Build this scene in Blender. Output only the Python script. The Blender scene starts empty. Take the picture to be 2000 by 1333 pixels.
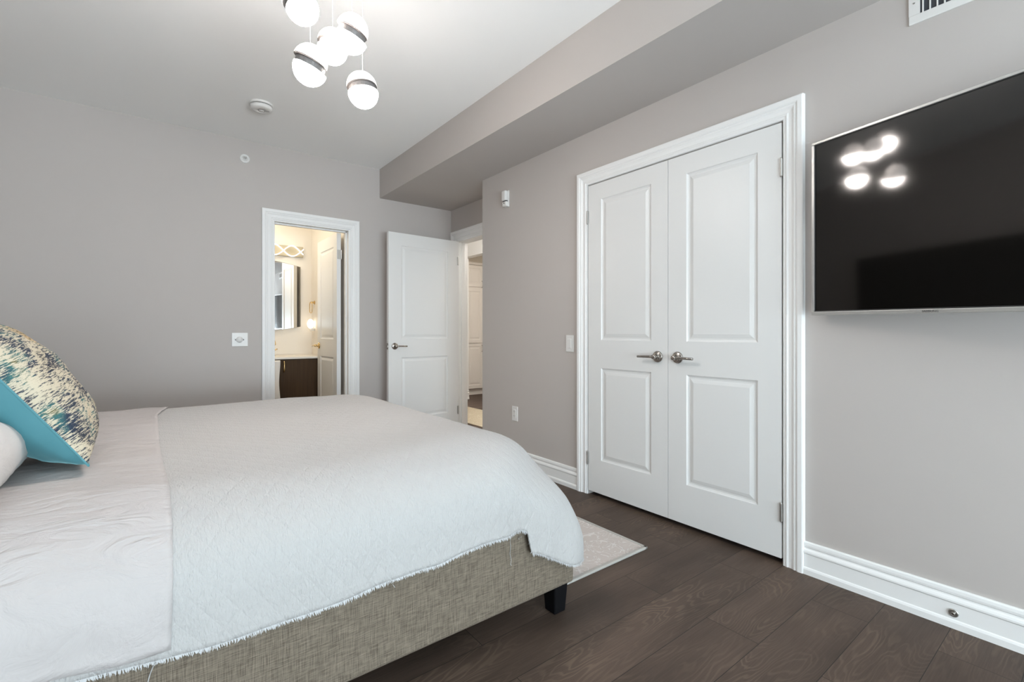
import bpy, bmesh, math, random
from mathutils import Vector, Matrix, noise
from math import sin, cos, pi, radians

random.seed(7)
SC = bpy.context.scene
COL = SC.collection

# ------------------------------------------------------------------ camera
cam_d = bpy.data.cameras.new('camera')
cam_d.sensor_width = 36.0
cam_d.lens = 923.77 / 2000 * 36.0
cam_d.shift_y = -16.9 / 2000
cam_d.clip_start = 0.02
cam = bpy.data.objects.new('camera', cam_d)
COL.objects.link(cam)
YAW = radians(37.632)
cam.location = (0, 0, 1.063)
cam.rotation_euler = (pi / 2, 0, -YAW)
SC.camera = cam

# ------------------------------------------------------------------ exposure
vs = SC.view_settings
vs.view_transform = 'Standard'
vs.look = 'None'
vs.exposure = 0.17
vs.gamma = 1.0
vs.use_curve_mapping = False
SC.cycles.diffuse_bounces = 10
SC.cycles.max_bounces = 14

# ------------------------------------------------------------------ room sizes
XC = 2.306      # closet wall
YB = 4.476      # back wall
HC = 2.666      # ceiling
XS = 1.808      # soffit front
ZS = 2.382      # soffit underside
XE = 2.615      # entry wall in the recess
YK = 3.411      # end of closet wall
XH = -1.00      # headboard wall
YW = -3.20      # window wall

# ------------------------------------------------------------------ world + lights
wd = bpy.data.worlds.new('world')
SC.world = wd
wd.use_nodes = True
bg = wd.node_tree.nodes['Background']
bg.inputs['Color'].default_value = (0.62, 0.78, 1.0, 1)
bg.inputs['Strength'].default_value = 1.0


def area(name, loc, rot, sx, sy, power, col):
    d = bpy.data.lights.new(name, 'AREA')
    d.shape = 'RECTANGLE'
    d.size = sx
    d.size_y = sy
    d.energy = power
    d.color = col
    o = bpy.data.objects.new(name, d)
    COL.objects.link(o)
    o.location = loc
    o.rotation_euler = rot
    return o


def point(name, loc, power, col, r=0.05):
    d = bpy.data.lights.new(name, 'POINT')
    d.energy = power
    d.color = col
    d.shadow_soft_size = r
    o = bpy.data.objects.new(name, d)
    COL.objects.link(o)
    o.location = loc
    return o


# daylight entering through the wide window behind the camera
area('window_daylight', (0.62, YW + 0.03, 1.35), (pi / 2, 0, 0), 2.9, 2.1, 35, (0.79, 0.925, 1.0))
# added upward fill just inside the window, brightens the ceiling
area('ceiling_up_fill', (0.62, YW + 0.16, 0.85), (radians(130), 0, 0), 2.9, 1.1, 195, (0.79, 0.925, 1.0))
# bathroom and hall ceiling lamps
point('bathroom_ceiling_light', (0.75, 5.15, 2.3), 12, (1.0, 0.90, 0.73), 0.12)
point('hall_ceiling_light', (3.2, 4.4, 2.25), 60, (1.0, 0.95, 0.88), 0.12)
point('pantry_ceiling_light', (4.75, 5.2, 2.25), 6, (1.0, 0.86, 0.68), 0.12)


# ------------------------------------------------------------------ materials
def nt_new(name):
    m = bpy.data.materials.new(name)
    m.use_nodes = True
    nt = m.node_tree
    b = nt.nodes['Principled BSDF']
    return m, nt, b


def N(nt, t, **kw):
    n = nt.nodes.new(t)
    for k, v in kw.items():
        setattr(n, k, v)
    return n


def mat(name, col, rough=0.5, metal=0.0, spec=0.5, bump=0.0, bscale=200.0, emit=None, estr=0.0, ior=None, vary=0.0, vscale=3.0, sheen=0.0, coords='Object'):
    m, nt, b = nt_new(name)
    b.inputs['Base Color'].default_value = (*col, 1)
    b.inputs['Roughness'].default_value = rough
    b.inputs['Metallic'].default_value = metal
    b.inputs['Specular IOR Level'].default_value = spec
    if sheen:
        b.inputs['Sheen Weight'].default_value = sheen
    if ior:
        b.inputs['IOR'].default_value = ior
    tc = N(nt, 'ShaderNodeTexCoord')
    if emit:
        b.inputs['Emission Color'].default_value = (*emit, 1)
        b.inputs['Emission Strength'].default_value = estr
    if bump:
        nz = N(nt, 'ShaderNodeTexNoise')
        nz.inputs['Scale'].default_value = bscale
        nz.inputs['Detail'].default_value = 3
        nt.links.new(tc.outputs[coords], nz.inputs['Vector'])
        bp = N(nt, 'ShaderNodeBump')
        bp.inputs['Strength'].default_value = bump
        bp.inputs['Distance'].default_value = 0.002
        nt.links.new(nz.outputs['Fac'], bp.inputs['Height'])
        nt.links.new(bp.outputs['Normal'], b.inputs['Normal'])
    if vary:
        nz = N(nt, 'ShaderNodeTexNoise')
        nz.inputs['Scale'].default_value = vscale
        nz.inputs['Detail'].default_value = 4
        nt.links.new(tc.outputs[coords], nz.inputs['Vector'])
        mx = N(nt, 'ShaderNodeMix', data_type='RGBA')
        mx.inputs[6].default_value = (*[c * (1 - vary) for c in col], 1)
        mx.inputs[7].default_value = (*[min(1, c * (1 + vary)) for c in col], 1)
        nt.links.new(nz.outputs['Fac'], mx.inputs[0])
        nt.links.new(mx.outputs[2], b.inputs['Base Color'])
    return m


WALLC = (0.50, 0.465, 0.441)
M = {}
M['wall'] = mat('greige_wall_paint', WALLC, 0.75, spec=0.25, bump=0.06, bscale=350, vary=0.015, vscale=1.3)
M['ceiling'] = mat('white_ceiling_paint', (0.93, 0.93, 0.92), 0.9, spec=0.1, bump=0.05, bscale=400)
M['trim'] = mat('white_trim_paint', (0.83, 0.83, 0.82), 0.42, spec=0.35, vary=0.004, vscale=2)
M['door'] = mat('white_door_paint', (0.745, 0.745, 0.735), 0.36, spec=0.35, bump=0.02, bscale=150)
M['nickel'] = mat('satin_nickel', (0.40, 0.37, 0.34), 0.22, metal=1.0, bump=0.02, bscale=300)
M['hinge'] = mat('hinge_metal', (0.50, 0.49, 0.47), 0.32, metal=1.0, bump=0.02, bscale=200)
M['brass'] = mat('brushed_brass', (0.72, 0.52, 0.25), 0.25, metal=1.0, bump=0.02, bscale=300)
M['plastic'] = mat('white_switch_plastic', (0.74, 0.73, 0.71), 0.35, spec=0.5, bump=0.01, bscale=50)
M['dark'] = mat('dark_gap', (0.02, 0.02, 0.02), 0.6, vary=0.2, vscale=20)
M['darkslot'] = mat('dark_slot_metal', (0.045, 0.05, 0.06), 0.5, vary=0.2, vscale=20)
M['blackleg'] = mat('black_lacquered_wood', (0.006, 0.006, 0.007), 0.45, spec=0.12, bump=0.02, bscale=40)
M['bath_wall'] = mat('bathroom_wall_paint', (0.74, 0.70, 0.64), 0.6, spec=0.3, bump=0.04, bscale=300)
M['counter'] = mat('cream_countertop', (0.75, 0.71, 0.64), 0.25, bump=0.01, bscale=30, vary=0.03, vscale=8)
M['mattress'] = mat('mattress_ticking', (0.75, 0.75, 0.74), 0.8, bump=0.2, bscale=120)
M['plate'] = mat('champagne_metal_plate', (0.42, 0.36, 0.25), 0.45, metal=0.3, bump=0.02, bscale=200)
M['canopy'] = mat('canopy_white_metal', (0.8, 0.8, 0.8), 0.3, metal=0.3, bump=0.01, bscale=60)
M['cord'] = mat('white_cord', (0.62, 0.62, 0.61), 0.5, bump=0.02, bscale=500)
M['band'] = mat('pendant_band_metal', (0.22, 0.20, 0.19), 0.5, metal=0.0, bump=0.02, bscale=200)
M['pantry'] = mat('cream_cabinet_paint', (0.74, 0.71, 0.68), 0.4, bump=0.02, bscale=70)
M['dress'] = mat('tv_silver_bezel', (0.60, 0.59, 0.57), 0.25, metal=0.55, bump=0.01, bscale=100)
M['tvback'] = mat('tv_black_back', (0.02, 0.02, 0.02), 0.5, bump=0.02, bscale=80)
M['print'] = mat('dark_print', (0.07, 0.07, 0.07), 0.5, vary=0.1)
M['mirror'] = mat('mirror_glass', (0.93, 0.93, 0.92), 0.01, metal=1.0, vary=0.001)
M['led'] = mat('led_strip', (1, 1, 1), 0.4, emit=(1.0, 0.97, 0.90), estr=2.6, vary=0.001)
M['nightlight'] = mat('night_light_globe', (1, 0.95, 0.88), 0.4, emit=(1.0, 0.90, 0.74), estr=2.2, vary=0.001)
M['glass'] = mat('window_pane_glass', (0.9, 0.95, 1.0), 0.02, vary=0.001)
M['glass'].node_tree.nodes['Principled BSDF'].inputs['Transmission Weight'].default_value = 1.0
M['headboard'] = mat('shadowed_headboard_fabric', (0.035, 0.033, 0.032), 0.9, bump=0.3, bscale=300, spec=0.1)  # near-black base carries the crushed shade of its reflection


def tv_screen_mat():
    m, nt, b = nt_new('tv_screen_glass')
    b.inputs['Base Color'].default_value = (0.004, 0.0035, 0.003, 1)
    b.inputs['Roughness'].default_value = 0.065
    b.inputs['IOR'].default_value = 1.65
    return m


M['screen'] = tv_screen_mat()


def globe_mat(name, strength, lo):
    m, nt, b = nt_new(name)
    b.inputs['Base Color'].default_value = (0.45, 0.43, 0.41, 1)
    b.inputs['Roughness'].default_value = 0.2
    tc = N(nt, 'ShaderNodeTexCoord')
    vo = N(nt, 'ShaderNodeTexVoronoi', feature='DISTANCE_TO_EDGE')
    vo.inputs['Scale'].default_value = 190
    nt.links.new(tc.outputs['Object'], vo.inputs['Vector'])
    r = N(nt, 'ShaderNodeMapRange')
    r.inputs['From Min'].default_value = 0.0
    r.inputs['From Max'].default_value = 0.25
    r.inputs['To Min'].default_value = lo
    r.inputs['To Max'].default_value = strength
    nt.links.new(vo.outputs['Distance'], r.inputs['Value'])
    nt.links.new(r.outputs['Result'], b.inputs['Emission Strength'])
    b.inputs['Emission Color'].default_value = (1.0, 0.915, 0.86, 1)
    bp = N(nt, 'ShaderNodeBump')
    bp.inputs['Strength'].default_value = 0.6
    bp.inputs['Distance'].default_value = 0.001
    nt.links.new(vo.outputs['Distance'], bp.inputs['Height'])
    nt.links.new(bp.outputs['Normal'], b.inputs['Normal'])
    return m


M['globe_low'] = globe_mat('bubble_glass_lit', 130.0, 15.0)
M['globe_up'] = globe_mat('frosted_shell_lit', 5.0, 2.5)


def floor_mat():
    m, nt, b = nt_new('dark_oak_planks')
    tc = N(nt, 'ShaderNodeTexCoord')
    mp = N(nt, 'ShaderNodeMapping')
    mp.inputs['Location'].default_value = (0.29, -0.003, 0)
    nt.links.new(tc.outputs['Object'], mp.inputs['Vector'])
    br = N(nt, 'ShaderNodeTexBrick')
    br.offset = 0.37
    br.inputs['Color1'].default_value = (0, 0, 0, 1)
    br.inputs['Color2'].default_value = (1, 1, 1, 1)
    br.inputs['Mortar'].default_value = (0.5, 0.5, 0.5, 1)
    br.inputs['Scale'].default_value = 1.0
    br.inputs['Mortar Size'].default_value = 0.0011
    br.inputs['Mortar Smooth'].default_value = 0.1
    br.inputs['Brick Width'].default_value = 1.19
    br.inputs['Row Height'].default_value = 0.19
    nt.links.new(mp.outputs['Vector'], br.inputs['Vector'])
    # offset grain per plank
    comb = N(nt, 'ShaderNodeCombineXYZ')
    nt.links.new(br.outputs['Color'], comb.inputs['X'])
    nt.links.new(br.outputs['Color'], comb.inputs['Z'])
    sc = N(nt, 'ShaderNodeVectorMath', operation='SCALE')
    sc.inputs['Scale'].default_value = 13.0
    nt.links.new(comb.outputs[0], sc.inputs[0])
    ad = N(nt, 'ShaderNodeVectorMath', operation='ADD')
    nt.links.new(mp.outputs['Vector'], ad.inputs[0])
    nt.links.new(sc.outputs[0], ad.inputs[1])
    # broad warped field -> growth-ring contours (cathedral grain)
    m1 = N(nt, 'ShaderNodeMapping')
    m1.inputs['Scale'].default_value = (1.3, 5.5, 1.0)
    nt.links.new(ad.outputs[0], m1.inputs['Vector'])
    n1 = N(nt, 'ShaderNodeTexNoise')
    n1.inputs['Scale'].default_value = 1.15
    n1.inputs['Detail'].default_value = 3.5
    n1.inputs['Distortion'].default_value = 0.35
    n1.inputs['Roughness'].default_value = 0.42
    nt.links.new(m1.outputs[0], n1.inputs['Vector'])
    mul = N(nt, 'ShaderNodeMath', operation='MULTIPLY')
    mul.inputs[1].default_value = 190.0
    nt.links.new(n1.outputs['Fac'], mul.inputs[0])
    sn = N(nt, 'ShaderNodeMath', operation='SINE')
    nt.links.new(mul.outputs[0], sn.inputs[0])
    ring = N(nt, 'ShaderNodeMapRange')
    ring.inputs['From Min'].default_value = 0.1
    ring.inputs['From Max'].default_value = 1.0
    nt.links.new(sn.outputs[0], ring.inputs['Value'])
    # fine pores
    m2 = N(nt, 'ShaderNodeMapping')
    m2.inputs['Scale'].default_value = (5.0, 150.0, 1.0)
    nt.links.new(ad.outputs[0], m2.inputs['Vector'])
    n2 = N(nt, 'ShaderNodeTexNoise')
    n2.inputs['Scale'].default_value = 1.6
    n2.inputs['Detail'].default_value = 5
    nt.links.new(m2.outputs[0], n2.inputs['Vector'])
    # patches that let the rings show only in places
    n3 = N(nt, 'ShaderNodeTexNoise')
    n3.inputs['Scale'].default_value = 2.6
    n3.inputs['Detail'].default_value = 3
    nt.links.new(ad.outputs[0], n3.inputs['Vector'])
    pr = N(nt, 'ShaderNodeMapRange')
    pr.inputs['From Min'].default_value = 0.42
    pr.inputs['From Max'].default_value = 0.62
    nt.links.new(n3.outputs['Fac'], pr.inputs['Value'])
    rp = N(nt, 'ShaderNodeMath', operation='MULTIPLY')
    nt.links.new(ring.outputs[0], rp.inputs[0])
    nt.links.new(pr.outputs[0], rp.inputs[1])
    # colour
    c1 = N(nt, 'ShaderNodeMix', data_type='RGBA')
    c1.inputs[6].default_value = (0.056, 0.038, 0.029, 1)
    c1.inputs[7].default_value = (0.110, 0.076, 0.058, 1)
    nt.links.new(n2.outputs['Fac'], c1.inputs[0])
    c2 = N(nt, 'ShaderNodeMix', data_type='RGBA')
    c2.inputs[7].default_value = (0.20, 0.142, 0.098, 1)
    nt.links.new(c1.outputs[2], c2.inputs[6])
    f2 = N(nt, 'ShaderNodeMath', operation='MULTIPLY')
    f2.inputs[1].default_value = 0.34
    nt.links.new(rp.outputs[0], f2.inputs[0])
    nt.links.new(f2.outputs[0], c2.inputs[0])
    # plank tone
    tone = N(nt, 'ShaderNodeMapRange')
    tone.inputs['To Min'].default_value = 0.88
    tone.inputs['To Max'].default_value = 1.10
    nt.links.new(br.outputs['Color'], tone.inputs['Value'])
    n4 = N(nt, 'ShaderNodeTexNoise')
    n4.inputs['Scale'].default_value = 1.7
    m4 = N(nt, 'ShaderNodeMapping')
    m4.inputs['Scale'].default_value = (1.0, 3.5, 1)
    nt.links.new(ad.outputs[0], m4.inputs[0])
    nt.links.new(m4.outputs[0], n4.inputs['Vector'])
    t4 = N(nt, 'ShaderNodeMapRange')
    t4.inputs['From Min'].default_value = 0.3
    t4.inputs['From Max'].default_value = 0.7
    t4.inputs['To Min'].default_value = 0.74
    t4.inputs['To Max'].default_value = 1.25
    nt.links.new(n4.outputs['Fac'], t4.inputs['Value'])
    tm = N(nt, 'ShaderNodeMath', operation='MULTIPLY')
    nt.links.new(tone.outputs[0], tm.inputs[0])
    nt.links.new(t4.outputs[0], tm.inputs[1])
    hs = N(nt, 'ShaderNodeVectorMath', operation='SCALE')
    nt.links.new(c2.outputs[2], hs.inputs[0])
    nt.links.new(tm.outputs[0], hs.inputs['Scale'])
    # seams
    c3 = N(nt, 'ShaderNodeMix', data_type='RGBA')
    c3.inputs[7].default_value = (0.016, 0.012, 0.011, 1)
    nt.links.new(hs.outputs[0], c3.inputs[6])
    nt.links.new(br.outputs['Fac'], c3.inputs[0])
    nt.links.new(c3.outputs[2], b.inputs['Base Color'])
    b.inputs['Roughness'].default_value = 0.55
    b.inputs['Specular IOR Level'].default_value = 0.28
    hsum = N(nt, 'ShaderNodeMath', operation='SUBTRACT')
    nt.links.new(n2.outputs['Fac'], hsum.inputs[0])
    nt.links.new(br.outputs['Fac'], hsum.inputs[1])
    bp = N(nt, 'ShaderNodeBump')
    bp.inputs['Strength'].default_value = 0.18
    bp.inputs['Distance'].default_value = 0.001
    nt.links.new(hsum.outputs[0], bp.inputs['Height'])
    nt.links.new(bp.outputs['Normal'], b.inputs['Normal'])
    return m


M['floor'] = floor_mat()


def linen_mat():
    m, nt, b = nt_new('grey_linen_weave')
    tc = N(nt, 'ShaderNodeTexCoord')
    outs = []
    for scl in ((30, 30, 800), (700, 700, 22)):
        mp = N(nt, 'ShaderNodeMapping')
        mp.inputs['Scale'].default_value = scl
        nt.links.new(tc.outputs['Object'], mp.inputs['Vector'])
        nz = N(nt, 'ShaderNodeTexNoise')
        nz.inputs['Scale'].default_value = 1.0
        nz.inputs['Detail'].default_value = 3
        nt.links.new(mp.outputs[0], nz.inputs['Vector'])
        outs.append(nz.outputs['Fac'])
    ad = N(nt, 'ShaderNodeMath', operation='ADD')
    nt.links.new(outs[0], ad.inputs[0])
    nt.links.new(outs[1], ad.inputs[1])
    r = N(nt, 'ShaderNodeMapRange')
    r.inputs['From Min'].default_value = 0.72
    r.inputs['From Max'].default_value = 1.28
    nt.links.new(ad.outputs[0], r.inputs['Value'])
    mx = N(nt, 'ShaderNodeMix', data_type='RGBA')
    mx.inputs[6].default_value = (0.085, 0.070, 0.051, 1)
    mx.inputs[7].default_value = (0.27, 0.225, 0.175, 1)
    nt.links.new(r.outputs[0], mx.inputs[0])
    nt.links.new(mx.outputs[2], b.inputs['Base Color'])
    b.inputs['Roughness'].default_value = 0.9
    b.inputs['Specular IOR Level'].default_value = 0.15
    bp = N(nt, 'ShaderNodeBump')
    bp.inputs['Strength'].default_value = 0.5
    bp.inputs['Distance'].default_value = 0.001
    nt.links.new(r.outputs[0], bp.inputs['Height'])
    nt.links.new(bp.outputs['Normal'], b.inputs['Normal'])
    return m


M['linen'] = linen_mat()


def quilt_mat():
    m, nt, b = nt_new('white_crinkled_quilt')
    b.inputs['Base Color'].default_value = (0.475, 0.465, 0.455, 1)
    b.inputs['Roughness'].default_value = 0.95
    b.inputs['Specular IOR Level'].default_value = 0.1
    b.inputs['Sheen Weight'].default_value = 0.1
    tc = N(nt, 'ShaderNodeTexCoord')
    uv = tc.outputs['UV']
    # crinkle: short waves across the bed
    mp = N(nt, 'ShaderNodeMapping')
    mp.inputs['Scale'].default_value = (210, 75, 1)
    nt.links.new(uv, mp.inputs['Vector'])
    nz = N(nt, 'ShaderNodeTexNoise')
    nz.inputs['Scale'].default_value = 1.0
    nz.inputs['Detail'].default_value = 3
    nz.inputs['Distortion'].default_value = 0.5
    nt.links.new(mp.outputs[0], nz.inputs['Vector'])
    # diamond stitching
    ws = []
    for ang in (0.62, -0.62):
        q = N(nt, 'ShaderNodeMapping')
        q.inputs['Rotation'].default_value = (0, 0, ang)
        nt.links.new(uv, q.inputs['Vector'])
        w = N(nt, 'ShaderNodeTexWave')
        w.bands_direction = 'X'
        w.inputs['Scale'].default_value = 6.8
        w.inputs['Distortion'].default_value = 0.5
        w.inputs['Detail'].default_value = 1
        nt.links.new(q.outputs[0], w.inputs['Vector'])
        pw = N(nt, 'ShaderNodeMath', operation='POWER')
        pw.inputs[1].default_value = 0.35
        nt.links.new(w.outputs['Fac'], pw.inputs[0])
        ws.append(pw.outputs[0])
    mn = N(nt, 'ShaderNodeMath', operation='MINIMUM')
    nt.links.new(ws[0], mn.inputs[0])
    nt.links.new(ws[1], mn.inputs[1])
    ml = N(nt, 'ShaderNodeMath', operation='MULTIPLY')
    ml.inputs[1].default_value = 0.5
    nt.links.new(mn.outputs[0], ml.inputs[0])
    ad = N(nt, 'ShaderNodeMath', operation='ADD')
    nt.links.new(ml.outputs[0], ad.inputs[0])
    nt.links.new(nz.outputs['Fac'], ad.inputs[1])
    bp = N(nt, 'ShaderNodeBump')
    bp.inputs['Strength'].default_value = 0.8
    bp.inputs['Distance'].default_value = 0.0045
    nt.links.new(ad.outputs[0], bp.inputs['Height'])
    nt.links.new(bp.outputs['Normal'], b.inputs['Normal'])
    return m


M['quilt'] = quilt_mat()


def sheet_mat(name, col, scale=(9, 26, 9), strength=0.5, coords='Object'):
    m, nt, b = nt_new(name)
    b.inputs['Base Color'].default_value = (*col, 1)
    b.inputs['Roughness'].default_value = 0.9
    b.inputs['Specular IOR Level'].default_value = 0.15
    tc = N(nt, 'ShaderNodeTexCoord')
    mp = N(nt, 'ShaderNodeMapping')
    mp.inputs['Scale'].default_value = scale
    mp.inputs['Rotation'].default_value = (0, 0, 0.5)
    nt.links.new(tc.outputs[coords], mp.inputs['Vector'])
    nz = N(nt, 'ShaderNodeTexNoise')
    nz.inputs['Scale'].default_value = 1.0
    nz.inputs['Detail'].default_value = 5
    nz.inputs['Roughness'].default_value = 0.55
    nz.inputs['Distortion'].default_value = 1.2
    nt.links.new(mp.outputs[0], nz.inputs['Vector'])
    bp = N(nt, 'ShaderNodeBump')
    bp.inputs['Strength'].default_value = strength
    bp.inputs['Distance'].default_value = 0.010
    nt.links.new(nz.outputs['Fac'], bp.inputs['Height'])
    nt.links.new(bp.outputs['Normal'], b.inputs['Normal'])
    return m


M['sheet'] = sheet_mat('white_washed_cotton', (0.49, 0.46, 0.45), (9, 26, 9), 1.0)
M['pillow'] = sheet_mat('white_pillowcase_cotton', (0.60, 0.575, 0.56), (6, 20, 6), 0.8)
M['towel'] = mat('white_towel_terry', (0.78, 0.74, 0.69), 0.95, bump=0.8, bscale=90)
M['fringe'] = mat('white_frayed_cotton', (0.52, 0.525, 0.53), 0.95, vary=0.03)


def velvet_mat():
    m, nt, b = nt_new('teal_velvet')
    tc = N(nt, 'ShaderNodeTexCoord')
    nz = N(nt, 'ShaderNodeTexNoise')
    nz.inputs['Scale'].default_value = 7
    nz.inputs['Detail'].default_value = 3
    nt.links.new(tc.outputs['Object'], nz.inputs['Vector'])
    mx = N(nt, 'ShaderNodeMix', data_type='RGBA')
    mx.inputs[6].default_value = (0.055, 0.20, 0.235, 1)
    mx.inputs[7].default_value = (0.095, 0.285, 0.33, 1)
    nt.links.new(nz.outputs['Fac'], mx.inputs[0])
    nt.links.new(mx.outputs[2], b.inputs['Base Color'])
    b.inputs['Roughness'].default_value = 0.7
    b.inputs['Sheen Weight'].default_value = 0.6
    b.inputs['Sheen Tint'].default_value = (0.4, 0.75, 0.8, 1)
    b.inputs['Sheen Roughness'].default_value = 0.35
    return m


M['velvet'] = velvet_mat()


def brocade_mat():
    m, nt, b = nt_new('cream_navy_brocade')
    tc = N(nt, 'ShaderNodeTexCoord')
    mp = N(nt, 'ShaderNodeMapping')
    mp.inputs['Scale'].default_value = (40, 210, 40)
    mp.inputs['Rotation'].default_value = (0, 0, 0.0)
    nt.links.new(tc.outputs['Object'], mp.inputs['Vector'])
    n1 = N(nt, 'ShaderNodeTexNoise')
    n1.inputs['Scale'].default_value = 1.0
    n1.inputs['Detail'].default_value = 6
    n1.inputs['Roughness'].default_value = 0.78
    nt.links.new(mp.outputs[0], n1.inputs['Vector'])
    n2 = N(nt, 'ShaderNodeTexNoise')
    n2.inputs['Scale'].default_value = 13
    n2.inputs['Detail'].default_value = 2
    nt.links.new(tc.outputs['Object'], n2.inputs['Vector'])
    ad = N(nt, 'ShaderNodeMath', operation='ADD')
    nt.links.new(n1.outputs['Fac'], ad.inputs[0])
    s2 = N(nt, 'ShaderNodeMath', operation='MULTIPLY')
    s2.inputs[1].default_value = 0.30
    nt.links.new(n2.outputs['Fac'], s2.inputs[0])
    nt.links.new(s2.outputs[0], ad.inputs[1])
    th = N(nt, 'ShaderNodeMapRange')
    th.inputs['From Min'].default_value = 0.625
    th.inputs['From Max'].default_value = 0.645
    nt.links.new(ad.outputs[0], th.inputs['Value'])
    # colour of the dark brushwork
    n3 = N(nt, 'ShaderNodeTexNoise')
    n3.inputs['Scale'].default_value = 9
    nt.links.new(tc.outputs['Object'], n3.inputs['Vector'])
    cr = N(nt, 'ShaderNodeValToRGB')
    e = cr.color_ramp.elements
    e[0].position = 0.30
    e[0].color = (0.012, 0.013, 0.022, 1)
    e[1].position = 0.52
    e[1].color = (0.010, 0.026, 0.055, 1)
    for p, c in ((0.60, (0.03, 0.13, 0.13, 1)), (0.67, (0.13, 0.11, 0.035, 1)), (0.74, (0.02, 0.02, 0.03, 1))):
        k = cr.color_ramp.elements.new(p)
        k.color = c
    nt.links.new(n3.outputs['Fac'], cr.inputs['Fac'])
    n5 = N(nt, 'ShaderNodeTexNoise')
    n5.inputs['Scale'].default_value = 6
    nt.links.new(tc.outputs['Object'], n5.inputs['Vector'])
    cr2 = N(nt, 'ShaderNodeValToRGB')
    e = cr2.color_ramp.elements
    e[0].position = 0.40
    e[0].color = (0.53, 0.47, 0.35, 1)
    e[1].position = 0.72
    e[1].color = (0.44, 0.28, 0.13, 1)
    k = cr2.color_ramp.elements.new(0.56)
    k.color = (0.55, 0.49, 0.37, 1)
    nt.links.new(n5.outputs['Fac'], cr2.inputs['Fac'])
    mx = N(nt, 'ShaderNodeMix', data_type='RGBA')
    nt.links.new(th.outputs[0], mx.inputs[0])
    nt.links.new(cr.outputs[0], mx.inputs[6])
    nt.links.new(cr2.outputs[0], mx.inputs[7])
    nt.links.new(mx.outputs[2], b.inputs['Base Color'])
    b.inputs['Roughness'].default_value = 0.75
    bp = N(nt, 'ShaderNodeBump')
    bp.inputs['Strength'].default_value = 0.4
    bp.inputs['Distance'].default_value = 0.001
    nt.links.new(th.outputs[0], bp.inputs['Height'])
    nt.links.new(bp.outputs['Normal'], b.inputs['Normal'])
    return m


M['brocade'] = brocade_mat()


def rug_mat(name, base, hi, scale=16):
    m, nt, b = nt_new(name)
    tc = N(nt, 'ShaderNodeTexCoord')
    n0 = N(nt, 'ShaderNodeTexNoise')
    n0.inputs['Scale'].default_value = scale * 0.9
    n0.inputs['Detail'].default_value = 1.5
    n0.inputs['Distortion'].default_value = 1.5
    nt.links.new(tc.outputs['Object'], n0.inputs['Vector'])
    ml = N(nt, 'ShaderNodeMath', operation='MULTIPLY')
    ml.inputs[1].default_value = 26
    nt.links.new(n0.outputs['Fac'], ml.inputs[0])
    sn = N(nt, 'ShaderNodeMath', operation='SINE')
    nt.links.new(ml.outputs[0], sn.inputs[0])
    r = N(nt, 'ShaderNodeMapRange')
    r.inputs['From Min'].default_value = 0.72
    r.inputs['From Max'].default_value = 0.92
    nt.links.new(sn.outputs[0], r.inputs['Value'])
    mx = N(nt, 'ShaderNodeMix', data_type='RGBA')
    mx.inputs[6].default_value = (*base, 1)
    mx.inputs[7].default_value = (*hi, 1)
    nt.links.new(r.outputs[0], mx.inputs[0])
    nt.links.new(mx.outputs[2], b.inputs['Base Color'])
    b.inputs['Roughness'].default_value = 0.95
    n2 = N(nt, 'ShaderNodeTexNoise')
    n2.inputs['Scale'].default_value = 320
    nt.links.new(tc.outputs['Object'], n2.inputs['Vector'])
    ad = N(nt, 'ShaderNodeMath', operation='ADD')
    nt.links.new(r.outputs[0], ad.inputs[0])
    nt.links.new(n2.outputs['Fac'], ad.inputs[1])
    bp = N(nt, 'ShaderNodeBump')
    bp.inputs['Strength'].default_value = 0.7
    bp.inputs['Distance'].default_value = 0.003
    nt.links.new(ad.outputs[0], bp.inputs['Height'])
    nt.links.new(bp.outputs['Normal'], b.inputs['Normal'])
    return m


M['rug'] = rug_mat('cream_embossed_rug', (0.56, 0.50, 0.465), (0.68, 0.64, 0.61))
M['rugedge'] = mat('rug_binding', (0.42, 0.40, 0.37), 0.9, bump=0.4, bscale=300)
M['hallrug'] = rug_mat('beige_hall_rug', (0.50, 0.43, 0.31), (0.58, 0.52, 0.40), 12)


def vanity_mat():
    m, nt, b = nt_new('dark_walnut_veneer')
    tc = N(nt, 'ShaderNodeTexCoord')
    mp = N(nt, 'ShaderNodeMapping')
    mp.inputs['Scale'].default_value = (70, 70, 3)
    nt.links.new(tc.outputs['Object'], mp.inputs['Vector'])
    nz = N(nt, 'ShaderNodeTexNoise')
    nz.inputs['Scale'].default_value = 1.0
    nz.inputs['Detail'].default_value = 4
    nt.links.new(mp.outputs[0], nz.inputs['Vector'])
    mx = N(nt, 'ShaderNodeMix', data_type='RGBA')
    mx.inputs[6].default_value = (0.030, 0.015, 0.006, 1)
    mx.inputs[7].default_value = (0.075, 0.042, 0.018, 1)
    nt.links.new(nz.outputs['Fac'], mx.inputs[0])
    nt.links.new(mx.outputs[2], b.inputs['Base Color'])
    b.inputs['Roughness'].default_value = 0.5
    b.inputs['Specular IOR Level'].default_value = 0.15
    return m


M['walnut'] = vanity_mat()


# ------------------------------------------------------------------ mesh helpers
def link(name, me, m, parent=None, smooth=False, loc=None):
    me.materials.append(m)
    if smooth:
        for p in me.polygons:
            p.use_smooth = True
    o = bpy.data.objects.new(name, me)
    COL.objects.link(o)
    if parent:
        o.parent = parent
    if loc:
        o.location = loc
    return o


def from_bm(name, bm, m, parent=None, smooth=False, loc=None, normals=True):
    if normals:
        bmesh.ops.recalc_face_normals(bm, faces=bm.faces)
    me = bpy.data.meshes.new(name)
    bm.to_mesh(me)
    bm.free()
    return link(name, me, m, parent, smooth, loc)


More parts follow.
